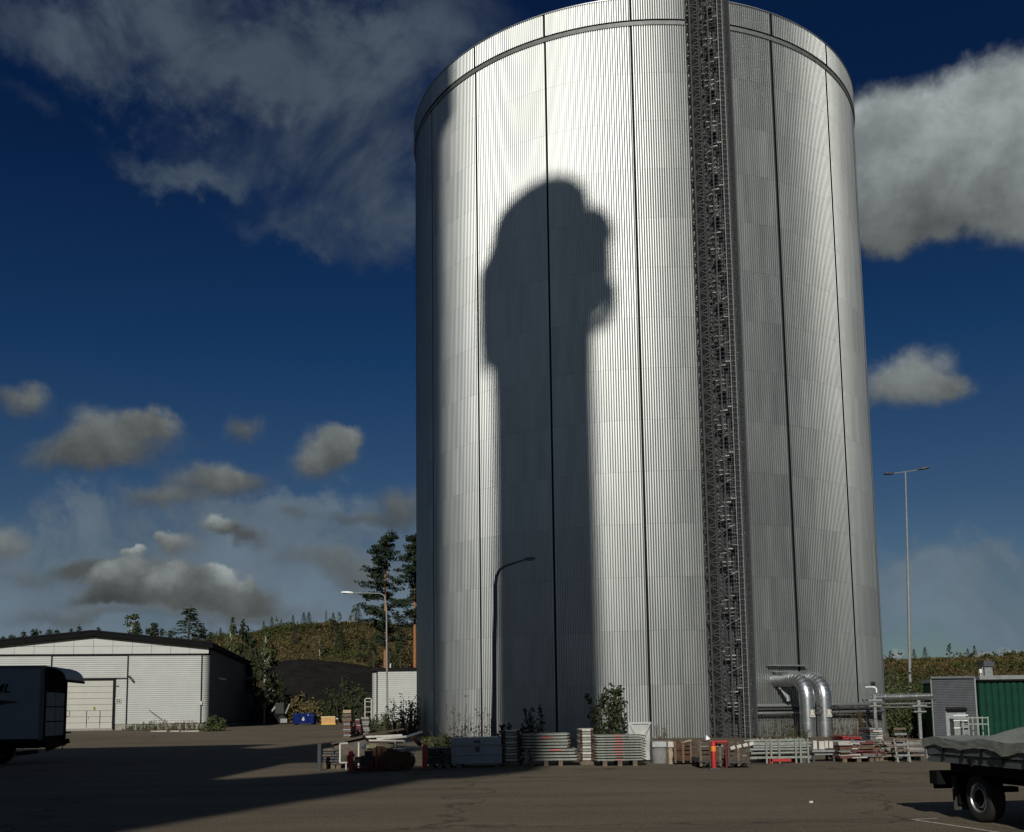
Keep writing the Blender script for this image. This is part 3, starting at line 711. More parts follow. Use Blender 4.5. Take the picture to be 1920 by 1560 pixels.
text('sign_number', '52', .36, (sgx, -.096, 2.27), (pi/2, 0, 0), BLACKP, sg)
obj('small_plate', MB().b2((sgx-.3, -.08, 3.52), (sgx+.0, -.055, 3.62)), DARKGREY, hall)
obj('meter_box', MB().b2((-.68, -.16, 1.95), (-.45, -.055, 2.25)), WHITEP, hall)
wl = obj('wall_lamp', head(MB(), (hx(241), -.1, hz_at(240, 1268)), (.75, -.55, -.72), .6, .22), DARKGREY, hall)
obj('lamp_bracket', MB().bar((hx(240), -.0, hz_at(240, 1268)), (hx(242), -.15, hz_at(240, 1268)), .05), DARKGREY, wl)
wl = obj('side_wall_lamp', MB().box((.35, 6.5, 4.3), (.6, .3, .16), ry=.18).bar((0, 6.5, 4.35), (.3, 6.5, 4.3), .06), LAMPG, hall)
# dent and peeled lower edge
obj('buckled_edge', MB().bar((hx(250), -.08, .47), (hx(372), -.08, .52), .05, .05), WHITEP, hall)
obj('dent_crease', MB().bar((hx(284), -.06, 1.45), (hx(306), -.06, .75), .03, .06).bar((hx(284), -.06, 1.45), (hx(281), -.06, 1.6), .02, .05), RUST, hall)
for a, b in ((285, 312), (320, 336), (342, 372)): tag(obj('kerb_slab', MB().box((0, 0, .06), ((b-a)*.044, .35, .10)), mat('pale_kerb_concrete', (.33, .32, .28), .8), None, gp((a+b)/2, 1372.5), rzH),
     {285: 'longest flat white kerb slab lying before the hall wall', 320: 'shortest white kerb slab lying before the hall wall', 342: 'white kerb slab nearest the hall corner'}[a], 'slab', 'slabs before the hall')

# ------------------------------------------------------------------ corrugated shed beyond the lamp
Ys = 104.; q0 = pt(697, 1353, Ys); zb = q0.z
shed = thing('corrugated_shed', 'small silver corrugated shed with a black flat roof left of the tank', 'shed', (q0.x, Ys, zb))
w_, h_ = 7.2, pt(697, 1259, Ys).z-zb
obj('shed_core', MB().b2((.3, .12, .02), (w_, 7, h_-.05)), DARKGREY, shed)
sxx = pt(707, 1300, Ys).x-q0.x
obj('wall_panel', ribbed(sxx+.07, w_, 0, h_, .19, .05), WHITEST, shed)
cc = MB(); zs = []; z = 0.
while z < h_-.15: zs += [(z, 0), (z+.08, 0), (z+.10, .05), (z+.17, .05)]; z += .19
for zz, o in zs:
    cc.v.append((sxx-.05, -o, zz))
    for i in range(7):
        a = pi/2*i/6; cc.v.append((.42-(.42+o)*sin(a), .42-(.42+o)*cos(a), zz))
cc.f = [(j*8+i+1, j*8+i, (j+1)*8+i, (j+1)*8+i+1) for j in range(len(zs)-1) for i in range(7)]
obj('corner_panel', cc, WHITEST, shed, smooth=40)
sd = ribbed(.42, 7, 0, h_, .19, .05); sd.v = [(y, x, z) for x, y, z in sd.v]; obj('side_panel', sd, mat('shaded_side_sheet', (.07, .08, .085)), shed)  # same shade-darkened sheet as the hall side
obj('joint_strip', MB().b2((sxx-.06, -.06, 0), (sxx+.06, .1, h_)), BLACKP, shed)
obj('roof', MB().b2((-.15, -.12, h_), (w_+.2, 7.2, h_+.34)), BLACKP, shed)
obj('roof_vent', MB().tube([(1.7, 1, h_+.3), (1.7, 1, h_+.8)], .06, 6), LAMPG, shed)
obj('foundation', MB().b2((.2, .1, -1.0), (w_, 7, 0)), CONC, shed)
t = thing('steel_steps', 'grey steel access steps with handrails against the shed side', 'steps', (q0.x-.75, Ys+.3, zb-.6))
obj('side_frame', MB().b2((-.0, 0, 0), (.08, .1, 2.9)).b2((.62, 0, 0), (.70, .1, 2.9)).b2((0, 0, 2.82), (.7, .1, 2.9)), WHITEP, t)
for i in range(5): obj('step', MB().b2((.08, 0, .5+i*.5), (.62, .5, .58+i*.5)), GALVDULL, t)
obj('brace', MB().bar((.3, -.1, .6), (.9, -.3, -.3), .1), GALVDULL, t)

# ------------------------------------------------------------------ grey hut and green building at the right
Yh = 58.6; g0 = pt(1752, 1371, Yh).x; g1 = pt(1833, 1371, Yh).x; zt = pt(1790, 1272, Yh).z; ZB = -.8
hut = thing('grey_hut', 'dark grey hut with horizontal board siding and a pale door', 'hut', (g0, Yh, ZB))
w_ = g1-g0; h_ = zt-ZB
def foot(x0, y0, x1, x2, y1, z0, z1):
    return MB().add([(x0, y0, z0), (x1, y0, z0), (x1, y1, z0), (x2, y1, z0), (x0, y0, z1), (x1, y0, z1), (x1, y1, z1), (x2, y1, z1)], [(3, 2, 1, 0), (4, 5, 6, 7), (0, 1, 5, 4), (1, 2, 6, 5), (2, 3, 7, 6), (3, 0, 4, 7)])
obj('hut_core', foot(.02, .1, w_, 2.0, 4.9, 0, h_-.02), DARKGREY, hut)
dx0, dx1, dz = pt(1777, 1371, Yh).x-g0, pt(1813, 1371, Yh).x-g0, pt(1790, 1328, Yh).z-ZB
z = 0.05; bd = {}
while z < h_-.05:
    for a0, a1 in (((0, dx0-.02), (dx1+.02, w_)) if z < dz else ((0, w_),)):
        obj('siding_board', MB().add([(a0, .02, z), (a1, .02, z), (a1, .06, z+.085), (a0, .06, z+.085), (a0, .1, z), (a1, .1, z)], [(0, 1, 2, 3), (4, 5, 1, 0)]), DARKGREY, hut)
    z += .09
obj('corner_trim', MB().b2((w_-.02, -.02, 0), (w_+.06, .1, h_+.05)), GALV, hut)
obj('corner_trim', MB().b2((-.05, -.01, 0), (.0, .1, h_)), GALVDULL, hut)
dd = obj('door', MB().b2((dx0, .01, .0), (dx1, .09, dz-.18)), mat('pale_grey_door', (.24, .27, .28), .5), hut)
obj('door_handle', MB().box((dx0+.1, -.02, 1.0), (.05, .05, .14)), GALV, dd)
obj('door_hood', MB().b2((dx0-.03, -.14, dz-.16), (dx1+.03, .08, dz)), BLACKP, hut)
obj('door_jamb', MB().b2((dx0-.07, -.02, 0), (dx0-.01, .1, dz-.17)), GALV, hut)
obj('roof', foot(-.06, -.08, w_, 2.0, 5.0, h_, h_+.12), mat('grey_roof_sheet', (.10, .11, .12), .7), hut)
gb = thing('green_building', 'green corrugated building with a pale roof edge and roof vent beside the grey hut', 'building', (g1+.1, Yh-.3, ZB))
gw = 9.; gh = pt(1870, 1274, Yh-.3).z-ZB
obj('building_core', MB().b2((.02, .12, 0), (gw, 8, gh-.02)), GREEN, gb)
nb = 25; pw_ = gw/nb
for i in range(nb):
    x0 = i*pw_; obj('wall_plank', MB().add([(x0, .1, 0), (x0+.05, .03, 0), (x0+pw_-.09, .03, 0), (x0+pw_-.04, .1, 0), (x0, .1, gh-.02), (x0+.05, .03, gh-.02), (x0+pw_-.09, .03, gh-.02), (x0+pw_-.04, .1, gh-.02)], [(0, 1, 5, 4), (1, 2, 6, 5), (2, 3, 7, 6)]), GREEN, gb)
obj('roof', MB().b2((-.02, -.2, gh), (gw+.1, 8.2, gh+.22)), mat('grey_roof_sheet2', (.20, .21, .21), .7), gb)
obj('fascia', MB().b2((-.02, -.12, gh-.10), (gw, .02, gh-.003)), BLACKP, gb)
vx = pt(1858, 1260, Yh).x-g1; v = obj('roof_vent', MB().b2((vx-.22, .8, gh+.2), (vx+.22, 1.3, gh+.75)), GALVDULL, gb)
obj('vent_cowl', MB().b2((vx-.3, .7, gh+.75), (vx+.3, 1.4, gh+1.0)).b2((vx-.22, .8, gh+1.0), (vx+.2, 1.3, gh+1.08)), DARKGREY, v)
obj('flood_lamp', MB().box((vx-.45, .8, gh+.5), (.16, .14, .22)).bar((vx-.45, .8, gh+.2), (vx-.45, .8, gh+.4), .04), LAMPG, gb)
obj('roof_post', MB().bar((.3, .1, gh+.2), (.3, .1, gh+.7), .05), GALV, gb)
# pipe frame rail and cabinet in front of the door
Yr = 50.
t = thing('tubular_rack', 'pale tubular steel rack standing between the hut door and the covered trailer', 'rack', (pt(1838, 1360, Yr).x, Yr, -.0))
xl, xr = pt(1816, 1360, Yr).x-t.location.x, pt(1853, 1360, Yr).x-t.location.x
za, zb_ = pt(1838, 1346, Yr).z, pt(1838, 1358, Yr).z
for y in (0, .6):
    fr = MB()
    for z in (za, zb_): fr.tube([(xl, y, z), (xr, y, z)], .03, 6)
    for x in (xl, (xl+xr)/2, xr): fr.tube([(x, y, 0), (x, y, za+.06)], .03, 6)
    obj('frame', fr, mat('pale_green_tube', (.26, .31, .27), .6), t)
t = thing('metal_cabinet', 'low grey metal cabinet in front of the hut door', 'cabinet', (pt(1802, 1360, Yr+1).x, Yr+1, 0))
hc = pt(1802, 1347, Yr+1).z
obj('body', MB().b2((-.33, 0, .1), (.33, .5, hc-.04)), GALVDULL, t); obj('lid', MB().b2((-.36, -.03, hc-.04), (.36, .53, hc)), GALV, t)
for z in (.5, .85, 1.1): obj('rail', MB().b2((-.36, -.03, z), (.36, -.002, z+.05)), LAMPG, t)

# ------------------------------------------------------------------ right flatbed truck under a tarpaulin
BET = RAD(6.); tp = pt(1740, 1427, 15.7)
tk = thing('flatbed_truck', 'grey dropside flatbed truck under a sagging tarpaulin, its rear wheel at the lower right', 'truck', (tp.x, 15.7, 0), -pi/2+BET)
# local: +x runs forward (towards the camera), +y away to the right of the picture
L_, Wd = 4.6, 2.2; zb0, zb1, zt1 = .80, .93, 1.10
zf = pt(1740, 1426.5, 15.7).z; z_t = pt(1740, 1394, 15.7).z
zr = zf-.0; gate = z_t
obj('bed_frame', MB().b2((0, .0, zr), (L_, Wd, zr+.10)), PANELG, tk)
ps = []; x = 0.02
for i in range(9):
    a, b = x, x+.50
    obj('dropside_panel', MB().b2((a+.012, -.02, zr+.115), (b-.012, .03, gate)), PANELG, tk)
    obj('tension_strap', MB().b2((b-.012, -.035, zr+.03), (b+.012, -.022, gate+.06)), BLACKP, tk)
    x = b
obj('tail_gate', MB().b2((-.03, .02, zr+.11), (.01, Wd, gate)), PANELG, tk)
obj('corner_post', MB().b2((-.03, -.03, zr+.05), (.02, .018, gate+.01)), GALV, tk)
obj('far_dropside', MB().b2((0, Wd-.03, zr+.11), (L_, Wd+.02, gate)), PANELG, tk)
# tarpaulin: sagging sheet with drape
tb = MB(); nx, ny = 60, 24
def tz(x, y):
    e = min(1, max(0, y/.4)); m_ = sstep(.0, 2.6, x)
    z = gate + .085 + .34*m_*sstep(.05, .9, y)*(1-.4*sstep(1.5, 2.2, y)) + .02*sin(x*5+y*3)
    z += .016*noise.noise(Vector((x*3, y*3, 0)))*min(1, max(0, y)*2+.25) + .012*noise.noise(Vector((x*11, y*9, 0)))
    return z
for i in range(nx+1):
    for j in range(ny+1):
        x = -.06+(L_+.1)*i/nx; y = -.05+(Wd+.1)*j/ny; tb.v.append((x, y, tz(x, y)))
tb.f = [(i*(ny+1)+j, (i+1)*(ny+1)+j, (i+1)*(ny+1)+j+1, i*(ny+1)+j+1) for i in range(nx) for j in range(ny)]
o0 = len(tb.v); rows = 6
for i in range(nx+1):
    x = -.06+(L_+.1)*i/nx; drop = .13-.014*abs(sin((x-.02)/.5*pi))+ .055*math.exp(-((x-2.05)/.25)**2)
    for j in range(rows+1):
        t_ = j/rows; tb.v.append((x, -.05-.006*sin(x*9+t_*2)*t_-.012*noise.noise(Vector((x*9, t_*3, 4))), tz(x, -.05)-drop*t_))
tb.f += [(o0+i*(rows+1)+j, o0+i*(rows+1)+j+1, o0+(i+1)*(rows+1)+j+1, o0+(i+1)*(rows+1)+j) for i in range(nx) for j in range(rows)]
o0 = len(tb.v)
for i in range(13):
    y = -.05+(Wd+.1)*i/12
    for j in range(3): tb.v.append((-.06-.01*sin(y*9), y, tz(-.06, y)-.11*j/2))
tb.f += [(o0+i*3+j, o0+(i+1)*3+j, o0+(i+1)*3+j+1, o0+i*3+j+1) for i in range(12) for j in range(2)]
obj('tarpaulin', tb, TARP, tk, smooth=60)
obj('tie_cord', MB().bar((2.05, -.07, gate-.12), (1.85, -.06, zr+.2), .018).bar((2.05, -.07, gate-.12), (2.22, -.06, zr+.15), .018), BLACKP, tk)
ld = obj('gate_latch', MB().box((1.28, -.05, zr+.06), (.12, .05, .05)).box((1.31, -.07, zr+.02), (.05, .03, .07)), BLACKP, tk)
obj('chassis_rail', MB().b2((.5, .55, .52), (L_+2, .68, .76)).b2((.5, Wd-.68, .52), (L_+2, Wd-.55, .76)).b2((.45, .1, .66), (4, Wd-.1, .79)), UNDER, tk)
obj('underrun_bar', MB().b2((-.02, .02, .47), (.2, Wd-.02, .66)).bar((.1, .25, .5), (.6, .3, .7), .08), UNDER, tk)
obj('rear_lamp_board', MB().b2((.02, .05, .40), (.07, .5, .5)), UNDER, tk)
WXc = .93; WK = .92
def wheel(cx, cy, s):
    w = obj('wheel', MB().tube([(cx, cy, .36*WK), (cx, cy+.02*s, .36*WK)], .1, 12), UNDER, tk)
    R_t = .36; prof = [(.225, 0), (.25, -.012), (.31, -.018), (.345, .0), (.36, .04), (.36, .17), (.34, .21), (.25, .22)]
    mb = MB(); n = 40
    for r, d in prof: mb.v += [(cx+r*WK*cos(2*pi*i/n), cy+d*s, .36*WK+r*WK*sin(2*pi*i/n)) for i in range(n)]
    mb.f = [(k*n+i, k*n+(i+1) % n, (k+1)*n+(i+1) % n, (k+1)*n+i) for k in range(len(prof)-1) for i in range(n)]
    obj('tyre', mb, RUBBER, w, smooth=40)
    prof = [(.228, .004), (.215, -.006), (.205, .01), (.20, .06), (.165, .075), (.145, .02), (.13, .015)]
    mb = MB()
    for r, d in prof: mb.v += [(cx+r*WK*cos(2*pi*i/n), cy+d*s, .36*WK+r*WK*sin(2*pi*i/n)) for i in range(n)]
    mb.f = [(k*n+i, k*n+(i+1) % n, (k+1)*n+(i+1) % n, (k+1)*n+i) for k in range(len(prof)-1) for i in range(n)]
    obj('rim', mb, GALV, w, smooth=40)
    vh = MB()
    for i in range(16):
        a = 2*pi*i/16; vh.box((cx+.182*WK*cos(a), cy+.064*s, .36*WK+.182*WK*sin(a)), (.03, .012, .022), ry=-a)
    obj('vent_holes', vh, UNDER, w)
    obj('hub', MB().tube([(cx, cy+.02*s, .36*WK), (cx, cy+.09*s, .36*WK)], .125*WK, 20), UNDER, w, smooth=40)
wheel(WXc, .22, 1); wheel(WXc, Wd-.22, -1)
obj('mudguard', MB().tube([(WXc+.47*cos(a), .32, .36+.44*sin(a)) for a in [RAD(20+14*i) for i in range(11)]], .02, 4).b2((WXc-.52, .2, .20), (WXc-.49, .48, .62)).b2((WXc+.44, .18, .45), (WXc+.6, .45, .52)), UNDER, tk)
obj('mud_flap', MB().b2((WXc-.58, .16, .12), (WXc-.55, .48, .60)), mat('mud_flap_rubber', (.03, .032, .03), .8), tk)
obj('side_box', MB().b2((2.35, .12, .30), (2.95, .5, .62)).box((2.32, .14, .63), (.07, .05, .05)), mat('dirty_black_plastic', (.03, .035, .037), .6), tk)
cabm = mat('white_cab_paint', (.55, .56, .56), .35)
obj('cab', MB().prism([(L_+.15, .45), (L_+2.9, .45), (L_+2.95, 1.05), (L_+2.1, 1.25), (L_+1.45, 2.15), (L_+.3, 2.2), (L_+.15, 2.0)], .05, Wd-.1), cabm, tk)
wheel(L_+2.0, .12, 1)
for cyy, nm in ((.03, 0), (Wd-.08, 1)):
    obj('cab_window', MB().prism([(L_+.5, 1.3), (L_+1.75, 1.3), (L_+1.35, 1.98), (L_+.5, 1.98)], cyy-.01 if nm == 0 else cyy-.02, cyy+.03), GLASS, tk)

# ------------------------------------------------------------------ box truck at the left, in shade
Nn = 36.; c0 = pt(82, 1300, Nn); rzT = RAD(7.5)
bt = thing('box_truck', 'white box truck with open rear canopy flap in deep shade at the left edge', 'truck', (c0.x, Nn, 0), rzT)
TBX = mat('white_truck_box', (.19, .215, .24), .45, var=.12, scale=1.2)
zbt = pt(82, 1385, Nn).z; ztt = pt(82, 1248, Nn).z
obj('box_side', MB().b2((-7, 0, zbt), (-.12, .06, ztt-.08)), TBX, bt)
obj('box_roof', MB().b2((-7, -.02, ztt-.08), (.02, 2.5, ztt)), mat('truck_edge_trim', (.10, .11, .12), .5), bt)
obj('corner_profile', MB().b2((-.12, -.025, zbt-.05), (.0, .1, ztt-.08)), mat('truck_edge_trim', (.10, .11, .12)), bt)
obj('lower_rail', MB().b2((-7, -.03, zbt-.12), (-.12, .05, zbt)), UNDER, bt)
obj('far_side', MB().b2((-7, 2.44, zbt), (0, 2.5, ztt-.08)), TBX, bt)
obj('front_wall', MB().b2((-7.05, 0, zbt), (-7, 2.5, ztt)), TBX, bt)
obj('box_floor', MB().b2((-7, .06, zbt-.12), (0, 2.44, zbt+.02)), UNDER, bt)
hz_ = (ztt-zbt)*.62
cs = mat('curtain_sheet_grey', (.16, .18, .18), .6, var=.25, scale=2)
for i in range(2):
    for j in range(3):
        obj('rear_door_panel', MB().b2((.01, .18+i*1.08, zbt+.08+j*hz_/3), (.05, 1.2+i*1.08, zbt+.04+(j+1)*hz_/3)), cs, bt)
obj('rear_frame', MB().b2((-.02, 0.1, zbt-.1), (.04, .16, ztt-.1)).b2((-.02, 2.36, zbt-.1), (.1, 2.44, ztt-.1)).b2((-.02, 1.21, zbt), (.03, 1.25, zbt+hz_)).b2((-.06, .1, zbt+.02), (0.005, 2.44, ztt-.1)), UNDER, bt)
obj('door_catch', MB().tube([(.1, 2.4, zbt+.95), (.2, 2.45, zbt+.93), (.2, 2.45, zbt+.75), (.1, 2.4, zbt+.73)], .012, 5).box((.15, 2.42, zbt+.16), (.25, .06, .05)), UNDER, bt)
fm = MB(); nn = 8
for j in range(nn+1):
    t_ = j/nn
    for y in (.15, 2.42):
        for k in (0, .03): fm.v.append((.04+.62*sin(t_*pi/2), y, ztt-.05-.46*t_**1.8+k*1.3))
fm.f = []
for j in range(nn):
    a = j*4; b = a+4
    fm.f += [(a, a+2, b+2, b), (a+1, b+1, b+3, a+3), (a, b, b+1, a+1), (a+2, a+3, b+3, b+2)]
fm.f += [(0, 1, 3, 2), (nn*4, nn*4+2, nn*4+3, nn*4+1)]
flap = obj('canopy_flap', fm, mat('flap_sheet', (.22, .25, .25), .5, var=.15), bt)
obj('flap_hem', MB().b2((.64, .12, ztt-.56), (.69, 2.46, ztt-.47)), BLACKP, bt)
obj('tail_lift', MB().b2((-.1, .05, zbt-.3), (.12, 2.4, zbt-.1)).bar((-.4, 1.9, zbt-.4), (.25, 2.3, zbt-.12), .16).bar((.02, 2.3, .45), (.06, 2.3, zbt-.2), .03), UNDER, bt)
obj('chassis', MB().b2((-9, .7, .55), (-.3, .85, .8)).b2((-9, 1.65, .55), (-.3, 1.8, .8)).b2((-6.2, .1, .4), (-4.5, .6, .85)).b2((-.9, .25, .32), (-.78, 2.3, .45)), UNDER, bt)
for cx in (-2.0, -8.2):
    for cy in (.15, 2.05):
        w = obj('wheel', MB().tube([(cx, cy, .45), (cx, cy+.3, .45)], .45, 28), RUBBER, bt, smooth=40)
        obj('rim', MB().tube([(cx, cy-.012, .45), (cx, cy+.02, .45)], .26, 20), GALVDULL, w, smooth=40)
obj('mudguard', MB().b2((-2.6, .1, .92), (-1.3, .55, .98)).b2((-1.32, .1, .35), (-1.28, .55, .92)).b2((-2.6, 1.95, .92), (-1.3, 2.4, .98)), UNDER, bt)
obj('tail_lamp', MB().b2((-.75, .3, .55), (-.70, .6, .68)), DARKRED, bt)
obj('cab', MB().prism([(-9.3, .5), (-7.15, .5), (-7.15, 2.6), (-8.9, 2.6), (-9.25, 1.6)], .05, 2.45), cabm, bt)
text('lettering', 'ML', .40, (-1.10, -.012, 2.46), (pi/2, 0, 0), BLACKP, bt, .006, 'RIGHT', .3, 1.15)
sw_ = MB().prism([(-3.6, 2.30), (-1.4, 2.20), (-.95, 2.145), (-.74, 2.11), (-1.0, 2.10), (-1.5, 2.01), (-3.6, 1.9)], -.014, -.002); obj('swoosh_mark', sw_, mat('dark_maroon_print', (.05, .01, .015), .5), bt)
text('lettering', 'er', .17, (-1.35, -.012, 1.66), (pi/2, 0, 0), BLACKP, bt, .006, 'RIGHT')

# ------------------------------------------------------------------ unseen plant behind the camera, shaped to cast the shade on yard and tank
ca, sa, te = cos(SUN_AZ), sin(SUN_AZ), tan(SUN_EL)
def PV(u, v, z=0.): return Vector((u*ca+v*sa, -u*sa+v*ca, z))
pmat = mat('plant_wall_sheet', (.25, .26, .27), .6, var=.1, scale=.5)
v0 = -12.
prof = [(-75, 34), (-30.6, 51.2), (-20.6, 55.3), (-20.3, 49.5), (-16.3, 46.2), (-12.3, 34.5), (-11.2, 25.6), (-7.65, 25.2)]
poly = [(u, (v-v0)*te) for u, v in prof] + [(-7.6, -1.), (-75, -1.)]
pb = thing('power_plant', 'big stepped sheet-clad plant building standing behind the viewer and shading the yard', 'building', (0, 0, 0), -SUN_AZ)
obj('walls', MB().prism(poly, v0-38, v0), pmat, pb)
def cyl_hit(px, py):
    d = ray(px, py); a = d.x**2+d.y**2; b = -2*(d.x*TC.x+d.y*TC.y); c = TC.x**2+TC.y**2-TR**2
    t_ = (-b-math.sqrt(b*b-4*a*c))/(2*a); return Vector((d.x*t_, d.y*t_, EYE+d.z*t_))
VA = -40.
def cast(px, py):
    P = cyl_hit(px, py); u = P.x*ca-P.y*sa; v = P.x*sa+P.y*ca; return (u, P.z+(v-VA)*te)
out = [(1129, 1300), (1112, 700), (1112, 585), (1126, 577), (1141, 556), (1147, 520), (1147, 458), (1142, 424), (1126, 408), (1110, 398), (1107, 385), (1100, 351), (1081, 334), (1062, 327), (1046, 326), (1020, 332), (995, 346),
       (962, 373), (938, 402), (926, 435), (921, 465), (912, 492), (900, 512), (898, 542), (899, 623), (903, 677), (922, 690), (926, 760), (930, 1300)]
poly = [cast(*p) for p in out]
ur = poly[0][0]; ul = poly[-1][0]
poly = [(ur, (29.5-VA)*te), (ur, (32-VA)*te)] + poly + [(ul, (54-VA)*te), (-7.0, (46-VA)*te), (-6.9, (31.6-VA)*te), (-7.6, (30.8-VA)*te), (-8.4, (29.8-VA)*te), (-9.8, (27.-VA)*te), (-11.1, (25.3-VA)*te), (-11.1, (10-VA)*te), (-7.6, (10-VA)*te), (-7.6, (14.1-VA)*te), (-6.74, (19.2-VA)*te), (-6.1, (22.-VA)*te), (-5.65, (25.9-VA)*te), (-4.8, (26.3-VA)*te)]
ch = thing('boiler_tower_outline', 'flat round-topped boiler tower outline behind the viewer, shaped to shadow the tank', 'tower', (0, 0, 0), -SUN_AZ)
obj('tower_silhouette', MB().prism(poly, VA-.9, VA), pmat, ch)  # thin unseen slab, outline shaped to cast the shadow on the tank
for arc in ([(1108, 388), (1128, 396), (1141, 415), (1147, 440)], [(1148, 525), (1150, 550), (1146, 578), (1132, 600), (1112, 608)]):
    q = [cast(*p) for p in arc]; rm = MB()
    for a, b in zip(q, q[1:]): rm.bar((a[0], VA-.4, a[1]), (b[0], VA-.4, b[1]), .6, .5)
    obj('platform_rail', rm, pmat, ch)
pB = [cast(830, 900), cast(829, 500), cast(828, 235), cast(838, 226), cast(846, 215), cast(850, 200)]
u0 = pB[-1][0]
poly = [(pB[0][0], -1), (pB[0][0], (37-VA)*te), (-12.2, (34.6-VA)*te), (-10.2, (35.2-VA)*te), (-10.2, (48-VA)*te), (pB[0][0], (52-VA)*te)] + pB + [(u0, pB[-1][1]+12), (-19, pB[-1][1]+12), (-18, -1)]
ch2 = thing('flue_stack_outline', 'flat flue stack outline behind the viewer, shaped to shade the left tank edge', 'chimney', (0, 0, 0), -SUN_AZ)
obj('stack_silhouette', MB().prism(poly, VA-.9, VA), pmat, ch2)  # thin unseen slab, side arm included, cut to throw the wanted shade

# ------------------------------------------------------------------ stacked formwork and yard clutter
ORD = ['topmost', 'second', 'third', 'fourth', 'fifth', 'sixth', 'seventh', 'eighth', 'ninth', 'tenth', 'eleventh', 'twelfth', 'thirteenth']
def formpanel(w, d, h, holes=False):
    t = thing('formwork_panel', '', 'formwork panel', (0, 0, 0), 0, 'steel formwork panels piled in front of the tank')
    fr = MB().b2((0, 0, 0), (w, .05, h)).b2((0, d-.05, 0), (w, d, h)).b2((0, .05, 0), (.05, d-.05, h)).b2((w-.05, .05, 0), (w, d-.05, h))
    fr.b2((.0, -.008, 0), (w, 0, .018)).b2((.0, -.008, h-.018), (w, 0, h))
    obj('frame', fr, FORM, t); obj('plywood_face', MB().b2((.05, .05, h-.03), (w-.05, d-.05, h-.006)), FORMD, t)
    for e in (-.03, w-.06): obj('rusty_clamp', MB().b2((e, -.03, h*.1), (e+.09, -.0085, h*.75)), RUST, t)
    if holes:
        for i in range(9): obj('tie_hole', MB().b2((w*.05+i*w*.045+(w*.5 if i > 4 else 0), -.004, h*.38), (w*.05+i*w*.045+(w*.5 if i > 4 else 0)+.035, -.0005, h*.62)), BLACK, t)
    return t
def pile(px0, px1, ytop, ybot, n, Y, where, holes=(), marks=(), shift=None, feet=True, d=1.1):
    x0, x1 = onY(px0, Y, 1410).x, onY(px1, Y, 1410).x; w = x1-x0
    zt_ = pt((px0+px1)/2, ytop, Y).z; zb_ = .16
    h = (zt_-zb_)/n
    A = formpanel(w, d, h-.035); B = formpanel(w, d, h-.035, True)
    used = {False: False, True: False}
    for k in range(n):                      # k = 0 on top
        hol = k in holes; src = B if hol else A
        z = zb_+(n-1-k)*h; dx = rnd.uniform(-.03, .03) + (shift(k) if shift else 0)
        lab = f'{ORD[k] if k < n-1 else "bottom"} grey steel panel of the pile {where}' if k in (0, n-1) else f'{ORD[k]} steel panel down in the pile {where}'
        if not used[hol]: o = src; o.location = (x0+dx, Y, z); o['label'] = lab; used[hol] = True
        else: o = dup(src, (x0+dx, Y+rnd.uniform(-.02, .03), z), rnd.uniform(-.004, .004), lab)
        if k in marks: obj('red_paint_mark', MB().b2((w*marks[k], -.012, .01), (w*marks[k]+.34*(1 if k % 2 else .7), -.0085, h-.05)), REDMARK, o)
    for u, c in ((False, A), (True, B)):
        if not used[u]:
            for ch_ in list(c.children): bpy.data.objects.remove(ch_)
            bpy.data.objects.remove(c)
    if feet:
        for f in (.2, .5, .8): tag(obj('timber_bearer', MB().b2((-.06, -.05, 0), (.06, d, .155)), WOOD, None, (x0+w*f, Y, 0)),
            f'{ {.2: "left", .5: "middle", .8: "right"}[f]} timber bearer under the pile {where}', 'timber', 'bearers under the formwork piles')
    return x0, x1, zt_
Y1 = 31.2
pile(978, 1069, 1373, 1434, 9, Y1, 'half in shadow beside the dark shrub', holes=(3, 5), marks={1: .42, 5: .45}, shift=lambda k: .22 if k >= 5 else 0)
pile(1115, 1209, 1376, 1434, 10, Y1-.6, 'before the leafy green shrub', holes=(3, 5), marks={0: .4, 3: .38, 8: .4})
# short end-on pile and its twin
for i, (a, b, lab) in enumerate(((1087, 1113, 'rust-flecked bundle of short form panels seen end-on between the two lit piles'), (943, 975, 'unlit bundle of short form panels beside the dark bush'))):
    Y = Y1+.3; x0, x1 = onY(a, Y, 1410).x, onY(b, Y, 1410).x
    t = thing('panel_bundle', lab, 'panel bundle', (x0, Y, 0))
    for k in range(11):
        z = .14+k*.085
        obj('panel', MB().b2((rnd.uniform(-.02, .02), rnd.uniform(-.02, .02), z), (x1-x0-.0, 1.2, z+.062)), FORM if k % 2 else WHITEP, t)
        for e in (.0, x1-x0-.08): obj('rusty_clamp', MB().b2((e, -.05, z-.01), (e+.08, .0, z+.05)), RUST, t)
    obj('skid', MB().b2((0, 0, 0), (x1-x0, .12, .13)), WOOD, t)
# grey sheet crates in the tower shadow
x0, x1 = onY(846, 30.8, 1410).x, onY(941, 30.8, 1410).x; z2 = pt(890, 1383, 30.8).z; z1 = pt(890, 1395, 30.8).z
GS = mat('pale_blue_grey_sheet', (.22, .25, .28), .5, var=.15, scale=3)
t = thing('site_container_box', 'wide low grey steel site box lying in tower shadow behind the lamp foot', 'storage box', (x0, 30.8, 0))
obj('body', MB().b2((0, 0, .12), (x1-x0, 1.2, z1-.03)), GS, t)
obj('lid', MB().b2((.02, -.03, z1-.02), (x1-x0-.02, 1.22, z2)), GS, t)
for z in (.35, .62): obj('seam_rail', MB().b2((0, -.02, z), (x1-x0, 0, z+.03)), GALVDULL, t)
obj('lock_plate', MB().b2((.7, -.015, .45), (.82, -.001, .6)).b2((.66, -.015, z1+.03), (.84, -.031, z1+.1)), DARKGREY, t)
